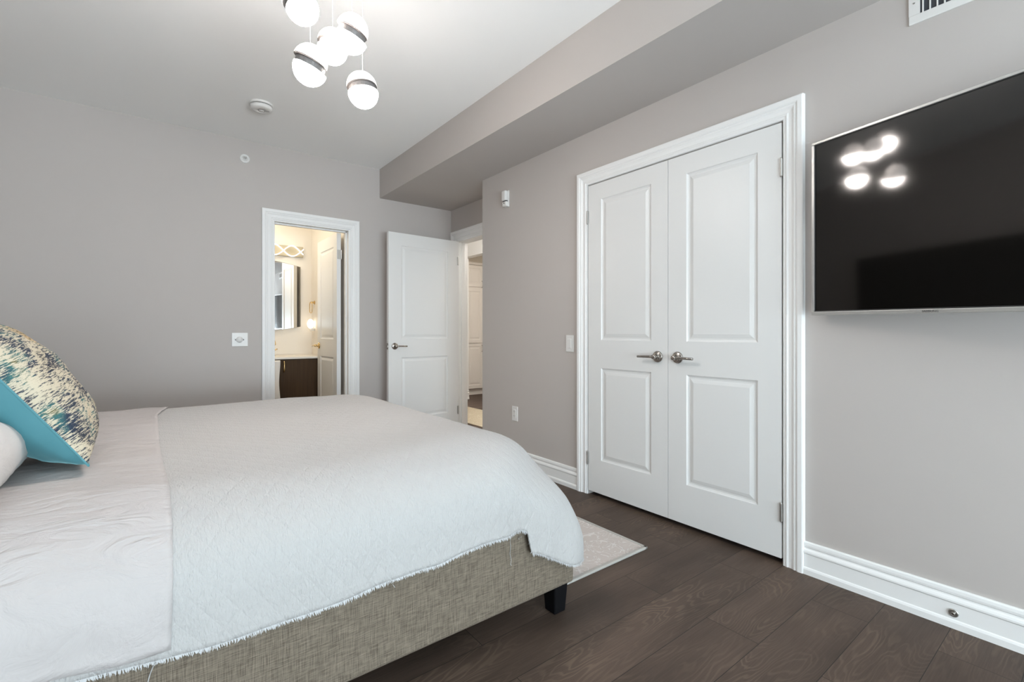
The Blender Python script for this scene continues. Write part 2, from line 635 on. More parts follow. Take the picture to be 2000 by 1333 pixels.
def from_py(name, vs_, fs, m, parent=None, smooth=False, loc=None, recalc=True):
    bm = bmesh.new()
    bv = [bm.verts.new(v) for v in vs_]
    for f in fs:
        try:
            bm.faces.new([bv[i] for i in f])
        except ValueError:
            pass
    return from_bm(name, bm, m, parent, smooth, loc, recalc)


def tag(o, label=None, cat=None, group=None, kind=None):
    if label:
        o['label'] = label
    if cat:
        o['category'] = cat
    if group:
        o['group'] = group
    if kind:
        o['kind'] = kind
    return o


def empty(name, loc, label, cat, group=None, rz=0, kind=None):
    o = bpy.data.objects.new(name, None)
    o.empty_display_size = 0.1
    COL.objects.link(o)
    o.location = loc
    o.rotation_euler = (0, 0, rz)
    return tag(o, label, cat, group, kind)


def box(bm, x0, x1, y0, y1, z0, z1, bev=0.0, seg=2, mtx=None):
    c = ((x0 + x1) / 2, (y0 + y1) / 2, (z0 + z1) / 2)
    mm = Matrix.Translation(c) @ Matrix.Diagonal((x1 - x0, y1 - y0, z1 - z0, 1))
    if mtx:
        mm = mtx @ mm
    r = bmesh.ops.create_cube(bm, size=1.0, matrix=mm)
    if bev > 0:
        es = list({e for v in r['verts'] for e in v.link_edges})
        bmesh.ops.bevel(bm, geom=es, offset=bev, segments=seg, affect='EDGES', profile=0.5)


def boxo(name, x0, x1, y0, y1, z0, z1, m, parent=None, bev=0.0, loc=None):
    bm = bmesh.new()
    box(bm, x0, x1, y0, y1, z0, z1, bev)
    return from_bm(name, bm, m, parent, loc=loc)


def frame_of(axis):
    a = Vector(axis).normalized()
    t = Vector((0, 0, 1)) if abs(a.z) < 0.9 else Vector((1, 0, 0))
    u = a.cross(t).normalized()
    return a, u, a.cross(u).normalized()


def lathe(bm, prof, origin=(0, 0, 0), axis=(0, 0, 1), seg=32):
    """prof: (radius, height) along the axis; radius 0 closes the end"""
    a, u, w = frame_of(axis)
    o = Vector(origin)
    rings = []
    for r, h in prof:
        if r < 1e-6:
            rings.append([bm.verts.new(o + a * h)])
        else:
            rings.append([bm.verts.new(o + a * h + (u * cos(2 * pi * i / seg) + w * sin(2 * pi * i / seg)) * r) for i in range(seg)])
    for A, B in zip(rings, rings[1:]):
        if len(A) == 1 and len(B) == 1:
            continue
        for i in range(seg):
            j = (i + 1) % seg
            if len(A) == 1:
                bm.faces.new([A[0], B[i], B[j]])
            elif len(B) == 1:
                bm.faces.new([A[i], A[j], B[0]])
            else:
                bm.faces.new([A[i], A[j], B[j], B[i]])


def tube(bm, pts, r, seg=10, cap=True, radii=None):
    pts = [Vector(p) for p in pts]
    rings = []
    prevu = None
    for i, p in enumerate(pts):
        d = (pts[min(i + 1, len(pts) - 1)] - pts[max(i - 1, 0)]).normalized()
        if prevu is None:
            _, u, _ = frame_of(d)
        else:
            u = (prevu - d * prevu.dot(d)).normalized()
        prevu = u
        w = d.cross(u)
        rr = radii[i] if radii else r
        rings.append([bm.verts.new(p + (u * cos(2 * pi * k / seg) + w * sin(2 * pi * k / seg)) * rr) for k in range(seg)])
    for A, B in zip(rings, rings[1:]):
        for k in range(seg):
            bm.faces.new([A[k], A[(k + 1) % seg], B[(k + 1) % seg], B[k]])
    if cap:
        bm.faces.new(rings[0])
        bm.faces.new(rings[-1][::-1])


# ------------------------------------------------------------------ room shell
def struct(o, label=None):
    o['kind'] = 'structure'
    if label:
        o['label'] = label
    return o


def walls(name, boxes, m, label=None):
    bm = bmesh.new()
    for b_ in boxes:
        box(bm, *b_)
    return struct(from_bm(name, bm, m), label)


struct(boxo('floor', -1.2, 5.3, -3.4, 7.2, -0.06, 0.0, M['floor']), 'dark brown wide plank wood floor')
# ceiling over the bedroom, closet, bathroom and hall
struct(boxo('ceiling', XH - 0.12, XE + 0.12, YW - 0.12, YB + 0.12, HC, HC + 0.1, M['ceiling']), 'white bedroom ceiling')
struct(boxo('ceiling', -0.2, 1.75, YB + 0.12, 6.3, 2.44, 2.54, M['ceiling']), 'white bathroom ceiling')
struct(boxo('ceiling', XE + 0.12, 5.2, 1.9, 7.0, 2.44, 2.54, M['ceiling']), 'white hall ceiling')
# soffit: boxed bulkhead along the closet wall
walls('ceiling_soffit', [(XS, XE, YW, YB, ZS, HC)], M['wall'], 'boxed greige soffit running along the closet wall under the ceiling')

# bathroom door opening in the back wall
BL, BR, BH = 0.855, 1.514, 2.033
walls('wall_back', [(XH - 0.12, BL, YB, YB + 0.12, 0, HC), (BR, XE + 0.12, YB, YB + 0.12, 0, HC), (BL, BR, YB, YB + 0.12, BH, HC)], M['wall'], 'greige back wall with the bathroom doorway')
# closet wall (opening for the double doors) with the closet behind
CL, CR, CH = 2.161, 0.958, 2.03
walls('wall_closet', [(XC, XC + 0.12, YW - 0.12, CR, 0, ZS), (XC, XC + 0.12, CL, YK, 0, ZS), (XC, XC + 0.12, CR, CL, CH, ZS)], M['wall'], 'pale grey wall with the closet doors and television')
walls('wall_closet_inner', [(XC + 0.7, XC + 0.74, 0.5, 2.6, 0, ZS), (XC + 0.12, XC + 0.7, 0.46, 0.5, 0, ZS), (XC + 0.12, XC + 0.7, 2.6, 2.64, 0, ZS)], M['wall'])
# entry recess
ENL, ENR, ENH = 4.352, 3.53, 2.035
walls('wall_entry', [(XE, XE + 0.12, ENL, YB, 0, HC), (XE, XE + 0.12, 2.7, ENR, 0, HC), (XE, XE + 0.12, ENR, ENL, ENH, HC)], M['wall'], 'greige wall of the entry recess')
walls('wall_recess', [(XC + 0.12, XE, YK - 0.12, YK, 0, ZS)], M['wall'])
walls('wall_head', [(XH - 0.12, XH, YW - 0.12, YB, 0, HC)], M['wall'], 'greige wall behind the bed head')
# window wall with wide opening
WX0, WX1, WZ0, WZ1 = -0.85, 2.1, 0.25, 2.45
walls('wall_window', [(XH, WX0, YW - 0.12, YW, 0, HC), (WX1, XC, YW - 0.12, YW, 0, HC), (WX0, WX1, YW - 0.12, YW, 0, WZ0), (WX0, WX1, YW - 0.12, YW, WZ1, HC)], M['wall'])
wf = bmesh.new()
for xx in (WX0, 0.10, 1.10, WX1 - 0.05):
    box(wf, xx, xx + 0.05, YW - 0.10, YW - 0.05, WZ0, WZ1)
box(wf, WX0, WX1, YW - 0.10, YW - 0.05, WZ0, WZ0 + 0.05)
box(wf, WX0, WX1, YW - 0.10, YW - 0.05, WZ1 - 0.05, WZ1)
win = struct(from_bm('window_1', wf, M['trim']), 'wide white framed window behind the camera')
boxo('pane', WX0 + 0.02, WX1 - 0.02, YW - 0.078, YW - 0.072, WZ0 + 0.02, WZ1 - 0.02, M['glass'], win)

# bathroom walls
walls('wall_bathroom_back', [(-0.2, 1.72, 5.80, 5.92, 0, 2.44)], M['bath_wall'], 'cream bathroom wall behind the mirror')
walls('wall_bathroom_right', [(1.52, 1.72, YB + 0.12, 5.80, 0, 2.44)], M['bath_wall'], 'cream bathroom side wall with the towel ring')
walls('wall_bathroom_left', [(-0.2, -0.08, YB + 0.12, 5.80, 0, 2.44)], M['bath_wall'])
# cream paint on the bathroom side of the back wall
walls('wall_bathroom_front', [(-0.08, BL - 0.09, YB + 0.12, YB + 0.13, 0, 2.44), (BL - 0.09, 1.52, YB + 0.12, YB + 0.13, BH + 0.09, 2.44)], M['bath_wall'])

# hall walls: far wall with a header and pier, closing walls
XB = 3.93
walls('wall_hall_far', [(XB, XB + 0.125, 6.39, 6.88, 0, 2.44), (XB, XB + 0.12, 3.2, 6.39, 2.237, 2.44), (XB, XB + 0.12, 1.9, 3.2, 0, 2.44)], M['trim'], 'white hall wall with a wide header opening')
walls('wall_hall_side', [(1.84, XE + 0.12, YB + 0.12, YB + 0.16, 0, 2.44), (1.72, 1.84, YB + 0.12, 7.0, 0, 2.44), (1.84, 5.2, 6.88, 7.0, 0, 2.44)], M['bath_wall'], 'cream wall at the end of the hall')
walls('wall_hall_near', [(XE + 0.12, 5.2, 1.8, 1.9, 0, 2.44), (5.12, 5.24, 1.9, 7.0, 0, 2.44), (XE + 0.06, XE + 0.12, 1.8, 2.7, 0, 2.44)], M['bath_wall'])


# mitred casing around an opening.  prof = (distance from opening, thickness)
CAS = [(0.000, 0.0), (0.000, 0.009), (0.004, 0.012), (0.012, 0.012), (0.016, 0.015), (0.022, 0.015), (0.026, 0.012), (0.040, 0.013), (0.048, 0.016), (0.052, 0.019), (0.058, 0.019), (0.060, 0.016), (0.064, 0.020), (0.070, 0.023), (0.088, 0.023), (0.093, 0.021), (0.095, 0.0)]


def casing(name, a0, a1, top, fn, scale=1.0, label=None):
    """a0<a1 the opening along the wall; fn(a, depth, z) -> world point"""
    bm = bmesh.new()
    rows = []
    for w, d in CAS:
        w *= scale
        rows.append([bm.verts.new(fn(a0 - w, d, 0.0)), bm.verts.new(fn(a0 - w, d, top + w)), bm.verts.new(fn(a1 + w, d, top + w)), bm.verts.new(fn(a1 + w, d, 0.0))])
    for A, B in zip(rows, rows[1:]):
        for k in range(3):
            bm.faces.new([A[k], A[k + 1], B[k + 1], B[k]])
    bm.faces.new([r[0] for r in rows])
    bm.faces.new([r[3] for r in rows][::-1])
    o = struct(from_bm(name, bm, M['trim']), label)
    return o


t1 = casing('trim_1', CR - 0.004, CL + 0.004, CH + 0.002, lambda a, d, z: (XC - d, a, z), 0.93, 'white stepped casing around the closet doors')
t2 = casing('trim_2', BL, BR, BH, lambda a, d, z: (a, YB - d, z), 0.93, 'white stepped casing around the bathroom doorway')
t3 = casing('trim_3', ENR, ENL, ENH, lambda a, d, z: (XE - d, a, z), 1.12, 'white casing around the bedroom entry')
# jamb linings with door stops
def jamb(name, boxes, label=None):
    bm = bmesh.new()
    for b_ in boxes:
        box(bm, *b_, 0.001, 1)
    return struct(from_bm(name, bm, M['trim']), label)


e = 0.012
jamb('trim_4', [(BL - 0.001, BL + e, YB - 0.004, YB + 0.134, 0, BH), (BR - e, BR + 0.001, YB - 0.004, YB + 0.134, 0, BH), (BL + e, BR - e, YB - 0.004, YB + 0.134, BH - e, BH + 0.001),
                (BR - e - 0.012, BR - e, YB + 0.045, YB + 0.08, 0, BH - e), (BL + e, BL + e + 0.012, YB + 0.045, YB + 0.08, 0, BH - e), (BL + e, BR - e, YB + 0.045, YB + 0.08, BH - e - 0.012, BH - e)], 'white jamb lining of the bathroom doorway')
jamb('trim_5', [(XE - 0.004, XE + 0.126, ENL - e, ENL + 0.001, 0, ENH), (XE - 0.004, XE + 0.126, ENR - 0.001, ENR + e, 0, ENH), (XE - 0.004, XE + 0.126, ENR + e, ENL - e, ENH - e, ENH + 0.001),
                (XE + 0.045, XE + 0.085, ENL - e - 0.012, ENL - e, 0, ENH - e)], 'white jamb lining of the bedroom entry')
jamb('trim_6', [(XC + 0.0, XC + 0.12, CR - 0.012, CR - 0.001, 0, CH + 0.01), (XC + 0.0, XC + 0.12, CL + 0.001, CL + 0.012, 0, CH + 0.01), (XC + 0.0, XC + 0.12, CR, CL, CH + 0.001, CH + 0.012)], 'white jamb lining of the closet')

# baseboards
BASE = [(0.0, 0.0), (0.019, 0.0), (0.019, 0.022), (0.016, 0.029), (0.0125, 0.032), (0.0125, 0.088), (0.0135, 0.090), (0.0165, 0.093), (0.0165, 0.099), (0.0135, 0.106), (0.0095, 0.111), (0.0085, 0.116), (0.0115, 0.119), (0.0125, 0.127), (0.0110, 0.137), (0.007, 0.141), (0.0, 0.141)]


def baseboard(name, p0, p1, nrm, label=None):
    p0, p1, n = Vector(p0), Vector(p1), Vector(nrm)
    bm = bmesh.new()
    A = [bm.verts.new(p0 + n * d + Vector((0, 0, z))) for d, z in BASE]
    B = [bm.verts.new(p1 + n * d + Vector((0, 0, z))) for d, z in BASE]
    for i in range(len(A) - 1):
        bm.faces.new([A[i], A[i + 1], B[i + 1], B[i]])
    bm.faces.new(A)
    bm.faces.new(B[::-1])
    return struct(from_bm(name, bm, M['trim']), label)


baseboard('baseboard_right', (XC, YW, 0), (XC, 0.868, 0), (-1, 0, 0), 'white moulded baseboard under the television')
baseboard('baseboard_right', (XC, 2.252, 0), (XC, YK, 0), (-1, 0, 0), 'white moulded baseboard left of the closet doors')
baseboard('baseboard_back', (XH, YB, 0), (BL - 0.09, YB, 0), (0, -1, 0))
baseboard('baseboard_back', (BR + 0.09, YB, 0), (XE, YB, 0), (0, -1, 0))
baseboard('baseboard_head', (XH, YW, 0), (XH, YB, 0), (1, 0, 0))
baseboard('baseboard_hall', (XB - 0.02, 6.39, 0), (XB + 0.125, 6.39, 0), (0, -1, 0), 'white baseboard on the hall pier')


# ------------------------------------------------------------------ panel doors
def door_slab(name, W, H, panels, T, parent=None, both=True, m=None):
    """local: x 0..W, z 0..H, front face at y=0 looking toward -y, back at y=T"""
    us = sorted({0.0, W} | {p[0] for p in panels} | {p[1] for p in panels})
    zs = sorted({0.0, H} | {p[2] for p in panels} | {p[3] for p in panels})
    bm = bmesh.new()
    prof = [(0.0, 0.0), (0.004, 0.0045), (0.012, 0.0075), (0.020, 0.0070), (0.026, 0.0050), (0.040, 0.0015), (0.046, 0.0015)]
    for side in ((0, 1) if both else (0,)):
        f = (lambda y: y) if side == 0 else (lambda y: T - y)
        V = {}

        def gv(u, y, z):
            k = (round(u, 5), round(y, 5), round(z, 5))
            if k not in V:
                V[k] = bm.verts.new((u, f(y), z))
            return V[k]
        for i in range(len(us) - 1):
            for j in range(len(zs) - 1):
                inp = any(abs(us[i] - p[0]) < 1e-6 and abs(zs[j] - p[2]) < 1e-6 or (us[i] >= p[0] - 1e-6 and us[i + 1] <= p[1] + 1e-6 and zs[j] >= p[2] - 1e-6 and zs[j + 1] <= p[3] + 1e-6) for p in panels)
                if not inp:
                    bm.faces.new([gv(us[i], 0, zs[j]), gv(us[i + 1], 0, zs[j]), gv(us[i + 1], 0, zs[j + 1]), gv(us[i], 0, zs[j + 1])])
        for (u0, u1, z0, z1) in panels:
            prev = None
            for w, d in prof:
                ring = [gv(u0 + w, d, z0 + w), gv(u1 - w, d, z0 + w), gv(u1 - w, d, z1 - w), gv(u0 + w, d, z1 - w)]
                if prev:
                    for k in range(4):
                        bm.faces.new([prev[k], prev[(k + 1) % 4], ring[(k + 1) % 4], ring[k]])
                prev = ring
            bm.faces.new(prev)
    if not both:
        bm.faces.new([bm.verts.new(p) for p in ((0, T, 0), (0, T, H), (W, T, H), (W, T, 0))])
    # edges of the slab
    for q in (((0, 0, 0), (0, T, 0), (0, T, H), (0, 0, H)), ((W, 0, 0), (W, 0, H), (W, T, H), (W, T, 0)), ((0, 0, 0), (W, 0, 0), (W, T, 0), (0, T, 0)), ((0, 0, H), (0, T, H), (W, T, H), (W, 0, H))):
        bm.faces.new([bm.verts.new(p) for p in q])
    bmesh.ops.remove_doubles(bm, verts=bm.verts, dist=1e-5)
    return from_bm(name, bm, m or M['door'], parent)


def lever(parent, u, z, direction, sgn=-1, y0=0.0, m=None):
    """round rosette, neck and flat bar lever.  sgn=-1: front side"""
    mm = m or M['nickel']
    bm = bmesh.new()
    ax = (0, sgn, 0)
    lathe(bm, [(0, 0.0), (0.031, 0.0), (0.0325, 0.002), (0.0325, 0.005), (0.030, 0.009), (0.024, 0.0115), (0.013, 0.013), (0.0115, 0.017), (0.0115, 0.030), (0.0, 0.030)], (u, y0, z), ax, 36)
    h = from_bm('door_handle', bm, mm, parent, smooth=True)
    bm = bmesh.new()
    yy = y0 + sgn * 0.040
    lathe(bm, [(0, 0.022), (0.0115, 0.022), (0.0125, 0.026), (0.0125, 0.046), (0.0115, 0.050), (0, 0.050)], (u, y0, z), ax, 28)
    pts = [(u, yy, z), (u + direction * 0.03, yy, z), (u + direction * 0.075, yy, z - 0.001), (u + direction * 0.112, yy, z - 0.002)]
    tube(bm, pts, 0.007, 12, True, [0.0085, 0.0075, 0.0070, 0.0068])
    from_bm('lever', bm, mm, h, smooth=True)
    return h


def hinge_knuckle(parent, u, z, y=-0.004, name='hinge'):
    bm = bmesh.new()
    lathe(bm, [(0, -0.046), (0.003, -0.045), (0.0045, -0.042), (0.0058, -0.040), (0.0058, 0.040), (0.0045, 0.042), (0.003, 0.045), (0, 0.046)], (u, y, z), (0, 0, 1), 14)
    box(bm, u - 0.008, u + 0.008, y + 0.002, y + 0.006, z - 0.040, z + 0.040)
    return from_bm(name, bm, M['hinge'], parent, smooth=False)


DP = lambda W, s0, s1: [(s0, W - s1, 0.215, 0.808), (s0, W - s1, 0.985, 1.888)]
DH = 1.995
# closet doors: local x runs along -Y (toward the camera) when rotated so that front faces -X
# rotation: local x -> world -y, local y -> world +x
RZ = -pi / 2
GAPY = 1.5545
WL = CL - 0.003 - GAPY - 0.002
d1 = door_slab('door_1', WL, DH, [(0.112, WL - 0.110, 0.213, 0.806), (0.112, WL - 0.110, 0.985, 1.890)], 0.035)
d1.location = (XC - 0.010, CL - 0.003, 0.028)
d1.rotation_euler = (0, 0, RZ)
tag(d1, 'white two-panel closet door left of the gap, lever pointing left', 'door', None, 'structure')
WR = GAPY - 0.001 - (CR + 0.003)
d2 = door_slab('door_2', WR, DH, [(0.112, WR - 0.105, 0.213, 0.806), (0.112, WR - 0.105, 0.985, 1.890)], 0.035)
d2.location = (XC - 0.010, GAPY - 0.001, 0.028)
d2.rotation_euler = (0, 0, RZ)
tag(d2, 'white two-panel closet door right of the gap, lever pointing right', 'door', None, 'structure')
lever(d1, WL - 0.064, 0.897, -1)
lever(d2, 0.060, 0.897, 1)
for z in (1.79, 1.0, 0.212):
    if z != 1.0:
        hinge_knuckle(d1, -0.001, z)
        hinge_knuckle(d2, WR + 0.001, z)

# bedroom door, swung open flat against the back wall direction
WB = 0.80
ang = math.atan2(4.302 - 4.257, 2.600 - 1.800)
d3 = door_slab('door_3', WB, 2.005, [(0.135, WB - 0.135, 0.215, 0.805), (0.135, WB - 0.135, 0.985, 1.885)], 0.035)
d3.location = (1.806, 4.256, 0.016)
d3.rotation_euler = (0, 0, ang)
tag(d3, 'white two-panel bedroom door standing open in front of the back wall', 'door', None, 'structure')
lever(d3, 0.064, 0.915, 1)
hinge_knuckle(d3, WB - 0.010, 1.80)
hinge_knuckle(d3, WB - 0.010, 0.23)
bm = bmesh.new()
box(bm, -0.002, 0.001, 0.005, 0.030, 0.885, 0.945)
box(bm, -0.010, 0.0, 0.012, 0.023, 0.905, 0.925)
from_bm('latch_plate', bm, M['nickel'], d3)

# bathroom door opened into the bathroom along +Y; the face seen looks toward -X
WD = 0.645
d4 = door_slab('door_4', WD, 2.005, [(0.105, WD - 0.105, 0.215, 0.805), (0.105, WD - 0.105, 0.985, 1.885)], 0.038)
# local x -> world -y, front (-y local) -> world -x
d4.location = (1.437, 4.612 + WD, 0.012)
d4.rotation_euler = (0, 0, -pi / 2)
tag(d4, 'white bathroom door standing open inside the bathroom, brass lever', 'door', None, 'structure')
lever(d4, 0.062, 0.912, -1, m=M['brass'])
bm = bmesh.new()
for z in (1.80, 0.23):
    box(bm, WD - 0.001, WD + 0.002, 0.004, 0.036, z - 0.045, z + 0.045)
    lathe(bm, [(0, -0.045), (0.006, -0.045), (0.006, 0.045), (0, 0.045)], (WD + 0.002, 0.041, z), (0, 0, 1), 12)
from_bm('hinge', bm, M['hinge'], d4)

# ------------------------------------------------------------------ wall fittings
def plate(name, loc, nrm, w, h, label, cat, group=None):
    """empty whose local x runs to the right seen from the room, -y local toward the room"""
    rz = {(-1, 0): -pi / 2, (0, -1): 0.0}[nrm]
    r = empty(name, loc, label, cat, group, rz)
    bm = bmesh.new()
    box(bm, -w / 2, w / 2, -0.006, 0.0, -h / 2, h / 2, 0.0022, 2)
    from_bm('cover_plate', bm, M['plastic'], r)
    return r


# light switch left of the closet
s = plate('light_switch', (XC, 2.335, 0.986), (-1, 0), 0.072, 0.115, 'white single rocker light switch left of the closet doors', 'light switch')
boxo('rocker', -0.0165, 0.0165, -0.0095, -0.005, -0.033, 0.033, M['plastic'], s, 0.0015)
# outlet low on the closet wall
s = plate('wall_outlet', (XC, 2.949, 0.420), (-1, 0), 0.072, 0.115, 'white duplex outlet low on the wall above the bed foot', 'outlet')
boxo('socket', -0.0165, 0.0165, -0.0085, -0.005, -0.033, 0.033, M['plastic'], s, 0.0012)
for zc in (0.017, -0.017):
    for xc in (-0.0071, 0.0071):
        boxo('slot', xc - 0.0009, xc + 0.0009, -0.0092, -0.0083, zc - 0.005, zc + 0.005, M['darkslot'], s)
# two-gang toggle plate beside the bathroom
s = plate('dimmer_switch', (0.606, YB, 1.003), (0, -1), 0.116, 0.112, 'white two-gang control plate left of the bathroom doorway', 'light switch')
bm = bmesh.new()
lathe(bm, [(0.0, 0.0), (0.024, 0.0), (0.0245, 0.010), (0.023, 0.014), (0, 0.0145)], (-0.003, -0.005, 0.0), (0, -1, 0), 32)
from_bm('dial', bm, M['plastic'], s, smooth=True)
for dx in (-0.032, 0.027):
    boxo('toggle_slot', dx - 0.0035, dx + 0.0035, -0.0068, -0.0055, -0.006, 0.006, M['darkslot'], s)
    boxo('toggle', dx - 0.0028, dx + 0.0028, -0.014, -0.006, 0.002, 0.012, M['plastic'], s, 0.001)

# sidewall sprinkler
r = empty('fire_sprinkler', (0.642, YB, 2.510), 'small round white sprinkler head high on the back wall', 'sprinkler')
bm = bmesh.new()
lathe(bm, [(0, 0.0), (0.036, 0.0), (0.037, 0.002), (0.036, 0.005), (0.027, 0.008), (0.021, 0.006), (0.018, 0.0035), (0, 0.0035)], (0, 0, 0), (0, -1, 0), 36)
from_bm('escutcheon', bm, M['plastic'], r, smooth=True)
bm = bmesh.new()
lathe(bm, [(0, 0.002), (0.009, 0.002), (0.009, 0.012), (0.004, 0.014), (0.004, 0.028), (0, 0.028)], (0, 0, 0), (0, -1, 0), 16)
tube(bm, [(-0.009, -0.010, 0), (-0.010, -0.020, 0), (-0.003, -0.030, 0)], 0.0018, 8)
tube(bm, [(0.009, -0.010, 0), (0.010, -0.020, 0), (0.003, -0.030, 0)], 0.0018, 8)
box(bm, -0.011, 0.011, -0.034, -0.026, 0.006, 0.0085)
box(bm, -0.011, 0.011, -0.033, -0.031, -0.006, 0.0085)
from_bm('nozzle', bm, M['hinge'], r)

# smoke alarm on the ceiling
r = empty('smoke_alarm', (0.634, 3.70, HC), 'round white smoke alarm on the ceiling', 'smoke alarm')
bm = bmesh.new()
lathe(bm, [(0, 0), (0.072, 0), (0.073, 0.004), (0.073, 0.012), (0.070, 0.014), (0, 0.014)], (0, 0, 0), (0, 0, -1), 48)
from_bm('base_plate', bm, M['plastic'], r, smooth=False)
bm = bmesh.new()
lathe(bm, [(0, 0.0135), (0.062, 0.0135), (0.062, 0.019), (0, 0.019)], (0, 0, 0), (0, 0, -1), 48)
from_bm('vent_gap', bm, M['dark'], r)
bm = bmesh.new()
lathe(bm, [(0, 0.018), (0.066, 0.018), (0.069, 0.021), (0.069, 0.036), (0.064, 0.042), (0.052, 0.046), (0.022, 0.048), (0.0215, 0.0465), (0.0195, 0.0465), (0.019, 0.0485), (0, 0.0495)], (0, 0, 0), (0, 0, -1), 48)
from_bm('cover', bm, M['plastic'], r, smooth=True)
bm = bmesh.new()
lathe(bm, [(0.0192, 0.0478), (0.0218, 0.0482)], (0, 0, 0), (0, 0, -1), 40)
for k in range(3):
    box(bm, 0.030 + k * 0.006, 0.033 + k * 0.006, -0.010 - k * 0.003, -0.007 - k * 0.003, -0.0492, -0.0455)
from_bm('button_ring', bm, M['dark'], r)

# motion sensor high on the closet wall
r = empty('motion_sensor', (XC, 3.050, 2.140), 'small white motion sensor high on the wall left of the closet', 'motion sensor', None, -pi / 2)
bm = bmesh.new()
box(bm, -0.027, 0.027, -0.012, 0.0, -0.066, 0.066, 0.005, 3)
from_bm('back_plate', bm, M['plastic'], r)
bm = bmesh.new()
box(bm, -0.025, 0.025, -0.045, -0.010, -0.018, 0.062, 0.010, 4)
box(bm, -0.025, 0.025, -0.036, -0.010, -0.064, -0.024, 0.007, 3)
from_bm('body', bm, M['plastic'], r)
bm = bmesh.new()
box(bm, -0.020, 0.020, -0.034, -0.014, -0.027, -0.017)
box(bm, -0.006, 0.006, -0.0375, -0.035, -0.042, -0.034)
from_bm('lens_slot', bm, M['darkslot'], r)

# air vent at the top right
r = empty('air_vent', (XC, 0.333, 2.298), 'white louvred air vent high on the wall above the television', 'vent', None, -pi / 2)
hw, hh, fr = 0.172, 0.066, 0.033
bm = bmesh.new()
box(bm, -hw, hw, -0.006, 0.0, -hh, -hh + fr, 0.0015, 1)
box(bm, -hw, hw, -0.006, 0.0, hh - fr * 0.6, hh, 0.0015, 1)
box(bm, -hw, -hw + fr, -0.006, 0.0, -hh + fr, hh - fr * 0.6, 0.0, 1)
box(bm, hw - fr, hw, -0.006, 0.0, -hh + fr, hh - fr * 0.6, 0.0, 1)
from_bm('frame', bm, M['plastic'], r)
boxo('backing', -hw + fr - 0.004, hw - fr + 0.004, -0.0012, 0.0, -hh + fr - 0.004, hh - fr * 0.6 + 0.004, M['darkslot'], r)
n = 14
for i in range(n):
    u = -hw + fr + 0.0085 + i * (2 * hw - 2 * fr - 0.012) / (n - 1)
    boxo('louvre', u - 0.0022, u + 0.0022, -0.0055, -0.001, -hh + fr - 0.001, hh - fr * 0.6 + 0.001, M['plastic'], r, 0.0006)
bm = bmesh.new()
lathe(bm, [(0, 0.006), (0.0032, 0.006), (0.0028, 0.0075), (0, 0.008)], (-hw + 0.016, 0, 0.012), (0, -1, 0), 12)
from_bm('screw', bm, M['hinge'], r)

# metal door stop on the baseboard
r = empty('door_stop', (XC - 0.0125, 0.377, 0.055), 'round brushed metal knob on the baseboard below the television', 'door stop')
bm = bmesh.new()
lathe(bm, [(0, 0), (0.0135, 0), (0.0145, 0.002), (0.0140, 0.0045), (0.011, 0.0062), (0.0085, 0.0050), (0.006, 0.0046), (0, 0.0046)], (0, 0, 0), (-1, 0, 0), 32)
from_bm('rosette', bm, M['hinge'], r, smooth=True)
bm = bmesh.new()
lathe(bm, [(0, 0.004), (0.0055, 0.004), (0.0055, 0.009), (0.004, 0.011), (0, 0.0112)], (0, 0, 0), (-1, 0, 0), 20)
from_bm('screw_head', bm, M['nickel'], r, smooth=True)

# ------------------------------------------------------------------ television
TV = empty('television', (2.237, 0.816, 1.499), 'large flat television on a swivel wall mount, dark glossy screen with silver frame', 'television')
TV.rotation_mode = 'QUATERNION'
tvm = (Matrix.Rotation(radians(-13.94), 3, 'Z') @ Matrix.Rotation(radians(-1.26), 3, 'Y') @ Matrix.Rotation(radians(0.86), 3, 'X'))
TV.rotation_quaternion = tvm.to_quaternion()
TW, TH = 1.262, 0.728
bt, bb, bs = 0.011, 0.016, 0.0125
bm = bmesh.new()
# local: width along -y, front toward -x
for (y0, y1, z0, z1) in ((-TW, 0, TH / 2 - bt, TH / 2), (-TW, 0, -TH / 2, -TH / 2 + bb), (-bs, 0, -TH / 2 + bb, TH / 2 - bt), (-TW, -TW + bs, -TH / 2 + bb, TH / 2 - bt)):
    box(bm, 0.0, 0.022, y0, y1, z0, z1, 0.002, 2)
from_bm('bezel', bm, M['dress'], TV)
bm = bmesh.new()
for (y0, y1, z0, z1) in ((-TW + bs, -bs, TH / 2 - bt - 0.003, TH / 2 - bt), (-TW + bs, -bs, -TH / 2 + bb, -TH / 2 + bb + 0.004), (-bs - 0.003, -bs, -TH / 2 + bb, TH / 2 - bt), (-TW + bs, -TW + bs + 0.003, -TH / 2 + bb, TH / 2 - bt)):
    box(bm, 0.001, 0.012, y0, y1, z0, z1)
from_bm('inner_edge', bm, M['tvback'], TV)
boxo('screen', 0.004, 0.012, -TW + bs, -bs, -TH / 2 + bb, TH / 2 - bt, M['screen'], TV)
boxo('back_housing', 0.012, 0.045, -TW + 0.02, -0.02, -TH / 2 + 0.02, TH / 2 - 0.02, M['tvback'], TV, 0.008)
boxo('mount_arm', 0.045, 0.195, -0.70, -0.62, -0.05, 0.05, M['tvback'], TV, 0.004)
fc = bpy.data.curves.new('lettering_curve', 'FONT')
fc.body = 'SAMSUNG'
fc.size = 0.0105
fc.extrude = 0.0002
fo = bpy.data.objects.new('lettering_tmp', fc)
COL.objects.link(fo)
bpy.context.view_layer.update()
dg = bpy.context.evaluated_depsgraph_get()
lm = bpy.data.meshes.new_from_object(fo.evaluated_get(dg))
bpy.data.objects.remove(fo)
lo = link('lettering', lm, M['print'], TV)
